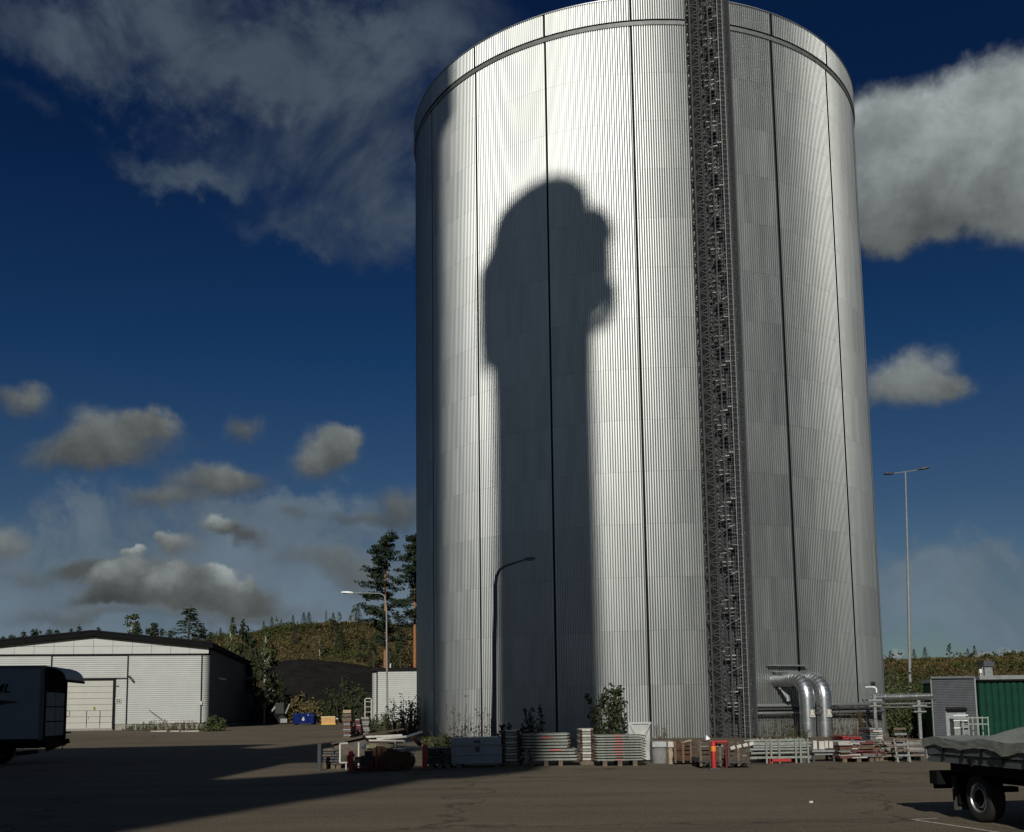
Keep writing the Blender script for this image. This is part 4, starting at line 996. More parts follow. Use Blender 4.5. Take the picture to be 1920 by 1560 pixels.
for f in (.1, .85): obj('runner', MB().b2((f*(x1-x0), 0, 0), (f*(x1-x0)+.15, 1.2, .12)), WOOD, t)
# white braced frame panel leaning behind the right pile
Yw = 33.; a, b = pt(1178, 1354, Yw), pt(1221, 1354, Yw)
t = thing('braced_panel', 'pale metal hoarding panel with a V brace rising behind the right-hand lit pile', 'panel', (a.x, Yw, 0)); w_ = b.x-a.x; h_ = a.z
obj('sheet', MB().b2((.03, .02, .05), (w_-.03, .04, h_-.03)), mat('pale_brushed_sheet', (.42, .43, .41), .45, .5), t)
obj('frame', MB().b2((0, -.02, h_-.06), (w_, .04, h_)).b2((0, -.02, 0), (.05, .04, h_-.06)), GALV, t)
obj('dark_edge', MB().b2((w_-.05, -.03, 0), (w_, .05, h_-.07)), DARKGREY, t)
obj('brace', MB().bar((.06, -.03, h_-.06), (w_*.5, -.03, h_-.72), .05).bar((w_-.06, -.03, h_-.06), (w_*.5, -.03, h_-.72), .05).bar((w_*.5, -.03, h_-.72), (.1, -.03, h_-.75), .04), GALV, t)
# big bags
def bag(px0, px1, ytop, Y, lab, m, m2):
    x0, x1 = onY(px0, Y, 1410).x, onY(px1, Y, 1410).x; w = x1-x0; h = pt(px0, ytop, Y).z
    t = thing('bulk_bag', lab, 'bag', ((x0+x1)/2, Y+.4, 0), 0)
    mb = MB(); n = 28; lv = 12
    for j in range(lv+1):
        z = h*j/lv; s_ = .5*w*(1+.06*sin(pi*j/lv))
        for i in range(n):
            a = 2*pi*i/n; k = (abs(cos(a))**5+abs(sin(a))**5)**(-1/5)
            mb.v.append((s_*k*cos(a)+.012*noise.noise(Vector((a*3, z*5, 0))), .42*k*sin(a)+.02*noise.noise(Vector((a*4, z*4, 2))), z))
    mb.f = [(j*n+i, j*n+(i+1) % n, (j+1)*n+(i+1) % n, (j+1)*n+i) for j in range(lv) for i in range(n)] + [tuple(lv*n+i for i in range(n))]
    obj('bag_body', mb, m, t, smooth=60)
    obj('top_band', MB().b2((-w/2-.01, -.45, h-.17), (w/2+.01, -.40, h-.01)), m2, t)
    return t
bag(1224, 1251, 1390, 31.8, 'grey woven bulk bag with a pale top band beside the braced panel', BAG, GALV)
bag(1253, 1262, 1390, 31.4, 'narrow beige cloth sack squeezed beside the grey bulk bag', BEIGE, WHITEP)
# wood crate cart
def crate(px0, px1, ytop, ybot, Y, name, lab, cat, m, slats=4, uprights=3, base=.2, fill=None):
    x0, x1 = onY(px0, Y, 1410).x, onY(px1, Y, 1410).x; w = x1-x0; h = pt(px0, ytop, Y).z
    t = thing(name, lab, cat, (x0, Y, 0))
    obj('floor', MB().b2((0, 0, base-.06), (w, 1.1, base)), m, t)
    for i in range(slats):
        z = base+(h-base)*i/slats; hh_ = (h-base)/slats*.72
        obj('slat', MB().b2((0, -.0, z), (w, .03, z+hh_)), m, t); obj('slat', MB().b2((0, 1.07, z), (w, 1.1, z+hh_)), m, t)
    for i in range(uprights):
        x = (w-.06)*i/(uprights-1); obj('upright', MB().b2((x, -.035, .05), (x+.06, -.002, h+.02)), rnd.choice((m, WOOD)), t); obj('upright', MB().b2((x, 1.1, .05), (x+.06, 1.14, h)), m, t)
    if fill:
        for k in range(14):
            a = Vector((rnd.uniform(.05, w-.3), rnd.uniform(.15, .9), h-.12+rnd.uniform(-.2, .10))); obj('loose_timber', MB().bar(a, a+Vector((rnd.uniform(.2, .5), rnd.uniform(-.1, .1), rnd.uniform(-.05, .08))), .06, .04), rnd.choice(fill), t)
    return t, w, h
crate(1264, 1312, 1391, 1430, 31., 'timber_crate', 'rust-brown timber crate full of offcuts left of the red bollard', 'crate', RUST, 4, 4, .18, (WOOD, RUST, PALEWOOD))
def trolley(px0, px1, ytop, ydeck, Y, lab, stripes=False):
    t, w, h = crate(px0, px1, ytop, 1440, Y, 'tool_trolley', lab, 'trolley', mat('dark_brown_boards', (.06, .045, .03), .8, var=.4, scale=8), 4, 3, pt(px0, ydeck, Y).z, (WOOD, RUST, GALVDULL))
    dk = pt(px0, ydeck, Y).z
    obj('deck', MB().b2((-.03, -.06, dk-.10), (w+.03, 1.16, dk-.065)), DARKST, t)
    for x in (.12, w-.12):
        for y in (.1, 1.0):
            wl_ = obj('castor', MB().tube([(x-.03, y, .1), (x+.03, y, .1)], .1, 12), RUBBER, t)
            obj('fork', MB().b2((x-.05, y-.05, .08), (x+.05, y+.05, dk-.11)), GALVDULL, wl_)
    if stripes:
        for k in range(4): obj('pale_strip', MB().bar((.08+k*.17, -.05, .52+k*.035), (.20+k*.17, -.05, .56+k*.035), .09, .012, up=(0, 1, 0)), WHITEP, t)
    return t
trolley(1311, 1352, 1391, 1422, 28.9, 'dark trolley loaded with boards, directly behind the red bollard')
trolley(1364, 1404, 1392, 1424, 28.9, 'dark trolley with a slanting row of pale strips, right of the red frame', True)
# red bollard and frame
def bollard(px, ytop, ybase, Y, lab, band=None, r=.10):
    P = onY(px, Y, 1420); h = pt(px, ytop, Y).z; t = thing('red_bollard', lab, 'bollard', P)
    zb = max(0, pt(px, ybase, Y).z) if ybase else 0
    obj('post', MB().tube([(0, 0, 0), (0, 0, h-.04), (0, 0, h)], [r, r, r*.7], 14), RED, t, smooth=40)
    if band: obj('reflective_band', MB().tube([(0, 0, h*band), (0, 0, h*band+.14)], r+.006, 14), ORAN, t, smooth=40)
    obj('foot', MB().box((0, 0, .015), (.3, .3, .03)), DARKST, t)
    return t, h
bollard(1338.5, 1389, 0, 28.6, 'bright red bollard with an orange band among the tool trolleys', .62, .065)
bollard(658, 1408, 0, 28.9, 'bright red bollard at the left end of the scrap heap', None, .065)
bk, hb = bollard(797, 1396, 0, 29.6, 'dark red bollard topped with a yellow forked clamp', None, .06)
obj('yellow_fork', MB().bar((-.03, 0, hb-.02), (-.07, 0, hb+.24), .035).bar((.03, 0, hb-.02), (.08, 0, hb+.24), .035).bar((-.05, 0, hb+.08), (.05, 0, hb+.10), .03), YEL, bk)
Y = 28.7; a, b = onY(1344, Y), onY(1360.5, Y); h_ = pt(1350, 1391, Y).z
t = thing('red_hoop_frame', 'red steel hoop frame standing between the two tool trolleys', 'frame', a)
obj('upright', MB().tube([(b.x-a.x, 0, 0), (b.x-a.x, 0, h_-.03)], .03, 8), DARKRED, t); obj('upright', MB().tube([(0, .3, 0), (0, .3, h_-.03)], .03, 8), DARKRED, t)
obj('top_rail', MB().tube([(-.08, .0, h_), (b.x-a.x+.03, 0, h_)], .035, 8).tube([(0, 0, h_), (0, .32, h_)], .03, 8), RED, t)
Y = 30.6; P = pt(1325, 1390, Y); Q = pt(1338, 1379, Y)
t = thing('white_parcel', 'crumpled white plastic sheet lying on top of the crate by the red bollard', 'plastic sheet', (P.x, Y+.1, P.z))
pm = MB().b2((0, 0, 0), (Q.x-P.x, .3, Q.z-P.z)); pm.v[5] = (pm.v[5][0]-.08, pm.v[5][1], pm.v[5][2]-.10); pm.v[7] = (pm.v[7][0]-.05, pm.v[7][1], pm.v[7][2]-.09); pm.v[1] = (.02, .03, pm.v[1][2]+.01)
obj('sheet', pm, LAMPG, t)
# steel tube rack
def tube_rack(px0, px1, ytop, Y, lab, posts_, m, rows=6, per=5, red=True):
    x0, x1 = onY(px0, Y, 1410).x, onY(px1, Y, 1410).x; w = x1-x0; h = pt(px0, ytop, Y).z
    t = thing('tube_rack', lab, 'rack', (x0, Y, 0), 0)
    for r_ in range(rows):
        z = .28+(h-.34)*r_/(rows-1)
        for k in range(per):
            if rnd.random() < .12: continue
            e0, e1 = rnd.uniform(-.05, .12), rnd.uniform(-.15, .06)
            obj('steel_tube', MB().tube([(e0, .08+k*.2, z+rnd.uniform(-.02, .02)), (w+e1, .08+k*.2, z+rnd.uniform(-.02, .02))], .034, 8), rnd.choice((m, m, GALVDULL)), t)
    for p in posts_:
        x = onY(p, Y, 1410).x-x0; obj('upright', MB().b2((x-.025, -.03, 0), (x+.025, .02, h)), mat('pale_post', (.20, .21, .18), .7), t)
        obj('upright', MB().b2((x-.025, 1.05, 0), (x+.025, 1.1, h)), GALVDULL, t)
    obj('base_rail', MB().b2((-.03, -.02, .14), (w, .04, .20)), m, t); obj('base_rail', MB().b2((-.03, 1.04, .14), (w, 1.1, .20)), m, t)
    if red:
        obj('red_foot', MB().b2((w*.66-.6, -.06, .05), (w*.66, -.03, .13)).b2((w*.66-.62, -.06, -.0), (w*.66-.55, .02, .14)), RED, t)
    obj('bearer', MB().b2((w*.3, 0, 0), (w*.3+.12, 1.1, .13)).b2((w*.85, 0, 0), (w*.85+.12, 1.1, .13)), DARKST, t)
    return t
tube_rack(1408, 1520, 1386, 31., 'long rack of grey-green steel tubes in front of the lagged pipes', (1437, 1446, 1461, 1492, 1501, 1515), FORM, 7, 5)
tube_rack(1661, 1737, 1388, 31.2, 'brownish rack of tubes and planks with pale end posts beside the covered truck', (1679, 1702), mat('brown_grey_tube', (.15, .12, .10), .7, var=.4, scale=6), 8, 5, False)
# ladder-like uprights before the second rack
t = thing('steel_ladder', 'pale steel ladder frame leaning on the brown tube rack', 'ladder', onY(1680, 30.7, 1410))
wl_ = onY(1702.5, 30.7, 1410).x-t.location.x; hh_ = pt(1680, 1389, 30.7).z
for x in (0, wl_): obj('rail', MB().bar((x, -.12, 0), (x, .1, hh_), .05), mat('pale_post', (.20, .21, .18), .7), t)
for k in range(6): obj('rung', MB().bar((0, -.1+.2*k/6, .2+k*.15), (wl_, -.1+.2*k/6, .2+k*.15), .03, .06), WOOD if k % 2 else GALVDULL, t)
# mixed red boards pile
def boards(px0, px1, ytop, Y, lab, mats, n, z0=.12, dep=1.1, name='board_pile', jitter=.06):
    x0, x1 = onY(px0, Y, 1410).x, onY(px1, Y, 1410).x; w = x1-x0; h = pt(px0, ytop, Y).z; dz = (h-z0)/n
    t = thing(name, lab, 'board pile', (x0, Y, 0))
    for k in range(n):
        z = z0+k*dz; cuts = [0]+sorted(rnd.uniform(.2, .8)*w for _ in range(rnd.choice((1, 2, 2))))+[w]
        for a, b in zip(cuts, cuts[1:]):
            obj('board', MB().box(((a+b)/2, dep/2+rnd.uniform(-jitter, jitter), z+dz*.38), ((b-a)*.94, dep, dz*.7), rz=rnd.uniform(-.05, .05), ry=rnd.uniform(-.02, .02)), rnd.choice(mats), t)
    for f in (.1, .5, .85): obj('block', MB().b2((w*f, 0, 0), (w*f+.12, dep, z0)), WOOD, t)
    return t
boards(1573, 1640, 1390, 31., 'tall jumbled pile of red-brown and pale boards right of the lagged pipes', (REDBR, WOOD, GALVDULL, REDBR, WHITEP), 13)
boards(1582, 1618, 1380, 32.3, 'few red lids on the far side of the jumbled board pile', (RED, REDBR, GALVDULL), 14)
boards(1633, 1657, 1364, 33., 'narrow bundle of grey boards with red edges standing above the jumbled pile', (GALVDULL, REDBR, WHITEP, GALVDULL), 12)
boards(1638, 1660, 1389, 31.4, 'low dark pile of tubes and planks wedged beside the brown tube rack', (WOOD, REDBR, GALVDULL), 10)
boards(1703, 1737, 1389, 32.6, 'dark heap of planks behind the brown tube rack', (WOOD, DARKST, REDBR, GALVDULL), 12)
# white insulation blocks
for i, (a, b, yb) in enumerate(((1525, 1532, 1405), (1536, 1546, 1405), (1547, 1553, 1403), (1555, 1563, 1403))):
    Y = 31.6; P = onY(a, Y, 1400); Q = onY(b, Y, 1400); zz0 = pt(a, yb, Y).z; zz1 = pt(a, 1389+i % 2, Y).z
    tag(obj('insulation_block', MB().b2((0, 0, 0), (Q.x-P.x, .25, zz1-zz0)), WHITEP, None, (P.x, Y, zz0)),
        ('leftmost', 'widest', 'narrowest', 'rightmost')[i]+' of the four upright cream blocks at the feet of the lagged pipes', 'block', 'cream blocks below the lagged pipes')
x0 = onY(1522, 31.5, 1400).x; x1 = onY(1566, 31.5, 1400).x
t = thing('steel_table', 'low grey steel stand carrying the four cream blocks', 'stand', (x0, 31.5, 0)); ztb = pt(1540, 1406, 31.5).z
obj('top', MB().b2((0, -.05, ztb-.06), (x1-x0, .8, ztb-.004)), GALVDULL, t)
for x in (.02, x1-x0-.08):
    for y in (0, .7): obj('leg', MB().b2((x, y, 0), (x+.06, y+.06, ztb-.065)), DARKST, t)
obj('shelf', MB().b2((.02, 0, .2), (x1-x0-.02, .75, .24)), GALVDULL, t)
obj('side_sheet', MB().b2((.08, .05, .25), (x1-x0-.1, .08, ztb-.07)), GALVDULL, t)

tag(obj('litter_scrap', MB().box((0, 0, .02), (.05, .035, .03), rz=.5), LAMPG, None, gp(1521, 1506)), 'tiny white scrap of litter lying alone on the open asphalt', 'litter')
# scrap heap at the left
Y = 30.4
def stick(lab, a, b, w, m, Ya, Yb, name='steel_profile', cat='profile', rest=None):
    P, Q = pt(*a, Ya), pt(*b, Yb); tag(obj(name, MB().bar(Vector((0, 0, 0)), Q-P, w, w*.8), m, None, P), lab, cat, 'loose lengths on the scrap heap')
stick('longest top white profile lying level across the scrap heap', (682, 1382), (754, 1378.5), .07, WHITEP, 30.4, 30.6)
stick('white profile below the topmost one, its right end angled up', (706, 1385.5), (762, 1381), .07, WHITEP, 30.2, 30.4)
stick('grey pipe slanting up to the right towards the yellow forked clamp', (760, 1382), (791, 1372), .065, GALV, 30.4, 30.8)
stick('thin white profile under the two upper ones', (692, 1388), (758, 1389), .05, WHITEP, 30.1, 30.3)
stick('short white profile beside the yellow forked clamp', (762, 1401.5), (788, 1401.5), .04, WHITEP, 30.0, 30.1)
stick('grey plank stub sticking from the right side of the scrap heap', (737, 1404), (767, 1403), .045, WHITEP, 30.0, 30.1)
stick('lower grey plank stub sticking from the right side of the scrap heap', (743, 1407.5), (764, 1407), .06, GALVDULL, 30.0, 30.1)
stick('lowest wide pale plank on the right side of the scrap heap', (743, 1415.5), (776, 1415), .10, GALVDULL, 30.0, 30.1)
stick('dark rail crossing behind the scrap heap towards the weeds', (684, 1378), (756, 1367), .06, WOOD, 31.6, 33.)
stick('dark diagonal steel strut at the right end of the scrap heap', (774, 1382), (789, 1397), .12, RUST, 30.2, 30.1)
stick('short white upright standing in the middle of the scrap heap', (741.5, 1392), (741.5, 1414), .045, WHITEP, 29.9, 29.9)
stick('pale stub at the right end of the upper profile', (758.5, 1389), (758.5, 1399), .055, WHITEP, 30.0, 30.0)
stick('dark diagonal bar at the left end of the white profiles', (681, 1379), (690, 1390), .07, UNDER, 30.0, 30.0)
# wooden deck plate on the heap
P, Q = pt(681, 1390, 30.4), pt(736, 1400.5, 30.4)
t = thing('timber_platform', 'weathered timber platform lying across the middle of the scrap heap', 'platform', (P.x, 30.1, Q.z))
for k in range(7): obj('plank', MB().b2((0, k*.17, 0), (Q.x-P.x+rnd.uniform(-.05, .08), k*.17+.15, .05+.16*k/7)), WOOD, t)
for x in (.15, .65, 1.2, 1.7): obj('leg', MB().b2((x, .05, -Q.z+.0), (x+.1, .15, -.0)), rnd.choice((WOOD, PALEWOOD)), t)
obj('edge_beam', MB().b2((0, -.05, -.02), (Q.x-P.x, -.002, .09)), mat('mossy_timber', (.19, .18, .11), .9, var=.3, scale=8), t)
# white bent frames
P = onY(637.5, 30.6, 1410); zt_ = pt(640, 1394, 30.6).z; zb_ = pt(640, 1430, 30.6).z
tag(obj('pipe_bracket', MB().bar((0, 0, zb_), (0, 0, zt_), .045).bar((0, 0, zt_), (.2, .1, zt_+.01), .045).bar((0, 0, zb_), (.18, .1, zb_), .045).bar((.16, .1, 0), (.16, .1, zb_), .03), WHITEP, None, P), 'white bent tube frame standing at the left end of the scrap heap', 'bracket')
P = onY(672.5, 30.4, 1410); tag(obj('white_stake', MB().bar((0, 0, 0), (0, 0, pt(672, 1392, 30.4).z), .04), WHITEP, None, P), 'thin white stake standing over the small engine', 'stake')
# rolled mat
P = onY(655, 31.6, 1410)
t = thing('rolled_matting', 'brown-grey roll of matting lying behind the left red bollard', 'roll', P)
obj('roll', MB().tube([(-.45, 0, .38), (.55, .3, .5)], [.36, .42], 16), mat('brown_matting', (.09, .075, .06), .95, var=.4, scale=9, bump=.4), t, smooth=50)
obj('loose_edge', MB().bar((-.5, -.2, .72), (.6, .1, .95), .3, .04), mat('brown_matting', (.09, .075, .06)), t)
obj('cradle', MB().b2((-.35, -.3, 0), (-.25, .35, .1)).b2((.4, -.1, 0), (.5, .55, .16)), WOOD, t)
# small engine with hoses
P = onY(681, 29.2, 1430)
t = thing('small_pump', 'small dirty red engine pump with chrome fittings beside the left red bollard', 'pump', P)
obj('frame', MB().tube([(-.38, -.15, .06), (.4, -.15, .06), (.42, -.15, .45), (.42, .3, .45), (.42, .3, .06), (-.38, .3, .06), (-.38, -.15, .06)], .022, 6), DARKRED, t)
obj('engine_block', MB().box((.12, .08, .27), (.34, .3, .34)).box((.14, .08, .5), (.2, .2, .14)), mat('oily_black_metal', (.025, .03, .028), .4, .4), t, )
obj('fuel_tank', MB().box((-.12, .1, .33), (.2, .26, .16)), DARKRED, t)
for i, (x, z) in enumerate(((-.28, .28), (-.2, .27), (-.12, .31))): obj('chrome_fitting', MB().tube([(x, -.2, z), (x+.03, -.08, z)], .045, 10), GALV, t)
for i in range(3): obj('hose', MB().tube([(-.3+.05*i, -.15, .12), (-.1, -.26, .07+.05*i), (.15, -.24, .12), (.3, -.2, .3-.06*i)], .02, 6), DARKRED, t)
obj('red_bar', MB().bar((.36, -.2, .02), (.40, -.2, .72), .03).bar((.52, -.1, .0), (.52, -.1, .66), .025), DARKRED, t)
obj('white_filter', MB().tube([(.02, -.1, .62), (.02, -.1, .78)], [.06, .09], 10), LAMPG, t)
# logs and tyres in the dark under the heap
for i, (px, Yy, r, lab) in enumerate(((712, 29.9, .34, 'biggest rusty coil drum in the dark under the timber platform'), (736, 29.7, .30, 'middle rusty coil drum under the right part of the scrap heap'), (762, 30.0, .26, 'smallest coil drum at the right end of the scrap heap'))):
    P = onY(px, Yy, 1420); t = thing('coil_drum', lab, 'drum', P, rnd.uniform(-.4, .4), 'coil drums under the scrap heap')
    for y in (0, .5): obj('flange', MB().tube([(0, y, r), (0, y+.04, r)], r, 20), RUST, t)
    obj('coil', MB().tube([(0, .04, r), (0, .5, r)], r*.75, 16), mat('dark_coil', (.035, .02, .015), .8), t)
# dark post and low dark pallets left
P = onY(599, 30.4, 1420); tag(obj('dark_post', MB().tube([(0, 0, 0), (0, 0, pt(599, 1394, 30.4).z)], .06, 8), DARKGREY, None, P), 'dark round post standing alone at the left end of the clutter', 'post')
boards(605, 636, 1403, 31.2, 'low dark pallet stack behind the lone dark post', (DARKST, WOOD, DARKST), 6)
boards(800, 842, 1402, 30.6, 'dark pallet stack in tower shadow between the forked clamp and the grey site box', (DARKST, WOOD, DARKST), 8)
# stacks near the shed: pallets, pink and grey crates
def gstack(px0, px1, ytop, ybot, mats, n, lab, name, cat, dep=1.0):
    B = gp((px0+px1)/2, ybot); Yy = B.y; x0, x1 = pt(px0, ybot, Yy).x, pt(px1, ybot, Yy).x; h = pt(px0, ytop, Yy).z-B.z; w = x1-x0; dz = h/n
    t = thing(name, lab, cat, (x0, Yy, B.z))
    for k in range(n):
        obj('layer', MB().b2((rnd.uniform(-.05, .05), 0, k*dz), (w+rnd.uniform(-.05, .05), dep, (k+.68)*dz)), mats[k % len(mats)], t)
        obj('spacer', MB().b2((w*.1, .05, (k+.68)*dz), (w*.25, dep-.1, (k+1)*dz)).b2((w*.7, .05, (k+.68)*dz), (w*.85, dep-.1, (k+1)*dz)), WOOD, t)
    return t
gstack(644, 657, 1352, 1383, (WOOD, GALVDULL, REDBR), 9, 'grey and brown crate column at the left of the distant stacks', 'crate_stack', 'crate stack')
gstack(657, 664, 1358, 1381, (DARKRED, REDBR), 8, 'left narrow crimson crate column near the shed', 'crate_stack', 'crate stack')
gstack(667, 675, 1347, 1379, (DARKRED, DARKRED, GALVDULL), 9, 'right narrow crimson crate column near the shed', 'crate_stack', 'crate stack')
gstack(677, 692, 1344, 1378, (GALVDULL, WOOD, GALVDULL), 9, 'pale grey crate column against the shed steps', 'crate_stack', 'crate stack')
for i, (y0, y1, lab) in enumerate(((1331, 1337, 'top'), (1338.5, 1343.5, 'middle'), (1345.5, 1352, 'bottom'))):
    Yy = 82.; a, b = pt(643-i, y1, Yy), pt(658+i*.4, y0, Yy)
    tag(obj('wooden_crate', MB().b2((0, 0, 0), (b.x-a.x, 1.2, b.z-a.z)), PALEWOOD if i == 0 else WOOD, None, (a.x, Yy, a.z)), f'{lab} pale wooden crate of the three piled above the distant stacks', 'crate', 'wooden crates piled near the shed')
a = pt(645, 1352.5, 82.)
t = thing('pallet_base', 'tall weathered pallet stack carrying the three pale crates', 'pallet stack', (a.x, 82., gz(a.x, 82.)))
hk = a.z-gz(a.x, 82.)
for k in range(7): obj('pallet', MB().b2((0, 0, k*hk/7), (.55, 1.2, k*hk/7+hk/7*.7)), WOOD, t)

# blue bin, yellow skip
B = gp(569, 1359); Yy = min(B.y, 112); B = onY(569, Yy); zb = pt(569, 1359, Yy).z
def at2(px, py): return pt(px, py, Yy)
a, b = at2(549, 1359), at2(589, 1337)
t = thing('blue_bin', 'dark blue lidded waste container with a small white logo near the gravel bank', 'waste container', (a.x, Yy, a.z))
w_, h_ = b.x-a.x, b.z-a.z
obj('body', MB().prism([(.05, .1), (w_-.05, .1), (w_, h_*.8), (0, h_*.8)], 0, 1.5), BLUE, t)
obj('lid', MB().prism([(0, h_*.82), (w_, h_*.82), (w_-.15, h_), (.15, h_)], 0, 1.5), BLUE, t)
for x in (.0, w_*.3, w_*.68, w_-.08): obj('rib', MB().b2((x, -.06, .12), (x+.08, -.001, h_*.8)), mat('dark_blue_rib', (.001, .008, .06), .8, spec=.15), t)
obj('logo', MB().tube([(w_*.49, -.012, h_*.45), (w_*.49, -.002, h_*.45)], .13, 12).b2((w_*.46, -.012, h_*.58), (w_*.53, -.002, h_*.66)), WHITEP, t)
obj('label', MB().box((w_*.72, -.01, h_*.83), (.1, .02, .1)), WHITEP, t)
obj('feet', MB().b2((.1, 0, -.05), (.3, 1.4, .1)).b2((w_-.3, 0, -.05), (w_-.1, 1.4, .1)), UNDER, t)
a, b = at2(604, 1358), at2(631, 1343)
t = thing('yellow_skip', 'small pale yellow tipping skip right of the blue container', 'skip', (a.x, Yy-.5, a.z)); w_, h_ = b.x-a.x, b.z-a.z
obj('body', MB().prism([(.02, .05), (w_-.02, .05), (w_-.08, h_), (.0, h_)], 0, 1.2), mat('faded_yellow_paint', (.48, .27, .09), .6, var=.2), t)
obj('rim', MB().b2((-.02, -.04, h_-.1), (w_-.04, -.001, h_)), mat('pale_yellow_edge', (.62, .50, .26), .6), t)
obj('fork_pocket', MB().box((w_+.1, .1, h_*.7), (.25, .1, .1)), WHITEP, t); obj('foot', MB().b2((0, 0, -.06), (w_, .9, .05)), YEL, t)
# dark old machine behind, left of the bin
Yy2 = 112; a, b = pt(500, 1358, Yy2), pt(542, 1318, Yy2)
t = thing('old_loader', 'dark parked machine with pale cab parts, half hidden by trees left of the blue container', 'machine', (a.x, Yy2, a.z)); w_, h_ = b.x-a.x, b.z-a.z
obj('body', MB().b2((0, 0, .5), (w_*.8, 1.6, h_*.5)), UNDER, t); obj('cab', MB().b2((w_*.35, .2, h_*.5), (w_*.75, 1.4, h_)), mat('oily_black_metal', (.025, .03, .028)), t)
obj('boom', MB().bar((w_*.1, .5, h_*.5), (w_*.45, .5, h_*1.0), .18).bar((w_*.8, .5, h_*.5), (w_*.98, .5, h_*.95), .12), GALVDULL, t)
for x in (.3, w_*.7): obj('wheel', MB().tube([(x, -.1, .45), (x, .25, .45)], .45, 16), RUBBER, t)
obj('bucket', MB().box((w_*.8, -.1, .35), (.7, .5, .45)), GALVDULL, t)

# ------------------------------------------------------------------ vegetation
def leafquads(mb, c, r, n, s, R, flat=1., up=0.):
    for _ in range(n):
        while 1:
            p = Vector((R.uniform(-1, 1), R.uniform(-1, 1), R.uniform(-1, 1)))
            if p.length < 1: break
        p = Vector((p.x*r[0], p.y*r[1], p.z*r[2]))+Vector(c)
        a = Vector((R.gauss(0, 1), R.gauss(0, 1), R.gauss(0, flat)+up)).normalized(); b = a.cross(Vector((R.gauss(0, 1), R.gauss(0, 1), R.gauss(0, 1)))).normalized()
        k = s*R.uniform(.6, 1.4); l = k*1.5
        mb.add([p-b*k*.5, p+a*l*.5, p+b*k*.5, p-a*l*.5], [(0, 1, 2, 3)])
def bush(label, base, w, h, name='bush', m=LEAF, n=420, s=.11, seed=0, d=None, cat='bush', stems=7, group=None, scale_top=1.):
    R = random.Random(seed); d = d or w*.6
    t = thing(name, label, cat, base, 0, group)
    cm, fm_ = MB(), MB(); tips = []
    for i in range(stems):
        x, y = R.uniform(-.45, .45)*w, R.uniform(-.45, .45)*d; hh = h*R.uniform(.6, 1.)*(1-.5*abs(x)/w)
        b = Vector((x*.6, y*.6, -.1)); tip = Vector((x, y, hh)); mid = (b+tip)/2+Vector((R.uniform(-.1, .1)*w, 0, 0))
        cm.tube([b, mid, tip], [.03*h**.5, .02*h**.5, .008], 4)
        for k in range(5):
            f = .25+.75*k/4; p = b.lerp(tip, f); tips.append((p+Vector((R.uniform(-.12, .12)*w, R.uniform(-.1, .1)*d, 0)), (1.15-f*.6)))
    per = max(3, n//len(tips))
    for p, q in tips: leafquads(fm_, p, (w*.16*q, d*.2*q, h*.11), per, s, R)
    obj('stems', cm, BARK, t); obj('foliage', fm_, m, t)
    return t
def weeds(label, base, w, h, m=LEAF, n=60, seed=0, name='weed_patch', d=.6, s=.06, cat='weeds'):
    R = random.Random(seed); t = thing(name, label, cat, base)
    mb, sb = MB(), MB()
    for i in range(n):
        x, y = R.uniform(-.5, .5)*w, R.uniform(-.5, .5)*d; hh = h*R.uniform(.35, 1.)*(1-.45*(2*abs(x)/w)**2)
        tip = Vector((x+R.gauss(0, .08)*h, y, hh)); b = Vector((x, y, -.02)); sb.bar(b, tip, .012)
        for k in range(int(5+4*R.random())):
            p = b.lerp(tip, R.uniform(.2, 1)); leafquads(mb, p, (.06*h+.03, .05, .05), 3, s*.62*R.uniform(.7, 1.3), R)
    obj('stalks', sb, DRY, t); obj('leaves', mb, m, t); return t
# by the tank and stacks
P = onY(1143, 55.5, 1390)
bush('leafy green shrub growing against the tank above the right lit pile', P, 2.2, 3.2, n=1100, s=.14, seed=3, stems=11, m=LEAFD)
bush('dark bushy shrub in tower shadow between the site box and the lit pile', onY(956, 31.9, 1410), 1.0, 1.35, n=900, s=.07, seed=4, m=LEAFD, stems=12)
bush('short dark shrub standing behind the left lit pile', onY(1008, 40., 1400), 1.1, 1.9, n=400, s=.08, seed=5, m=LEAFD, stems=8)
bush('green shrub behind the dark red forked bollard', onY(822, 34., 1400), 1.2, 1.05, n=700, s=.07, seed=6, m=LEAF, stems=10)
weeds('tall spindly weeds before the sunlit ribs left of the darkened street lamp', onY(872, 52., 1395), 2.6, 2.6, DRY, 26, 8, d=.5, s=.07)
weeds('thin dark-leaved weeds behind the grey site box', onY(860, 36., 1395), 1.6, 1.35, LEAFD, 24, 18, s=.08)
weeds('dry brown seed heads standing behind the grey bulk bag', onY(1238, 36., 1395), .75, 1.35, DRY, 26, 9, s=.05)
weeds('low grass tuft behind the steel tube rack', onY(1470, 50., 1395), 2.4, 1.3, LEAFD, 50, 10, s=.07)
weeds('weeds growing beside the right lagged pipe foot', onY(1585, 52., 1395), 1.6, 1.5, DRY, 24, 11, s=.06)
weeds('dry stalks growing behind the narrow board bundle', onY(1622, 50., 1395), 1.2, 1.7, DRY, 30, 12, s=.06)
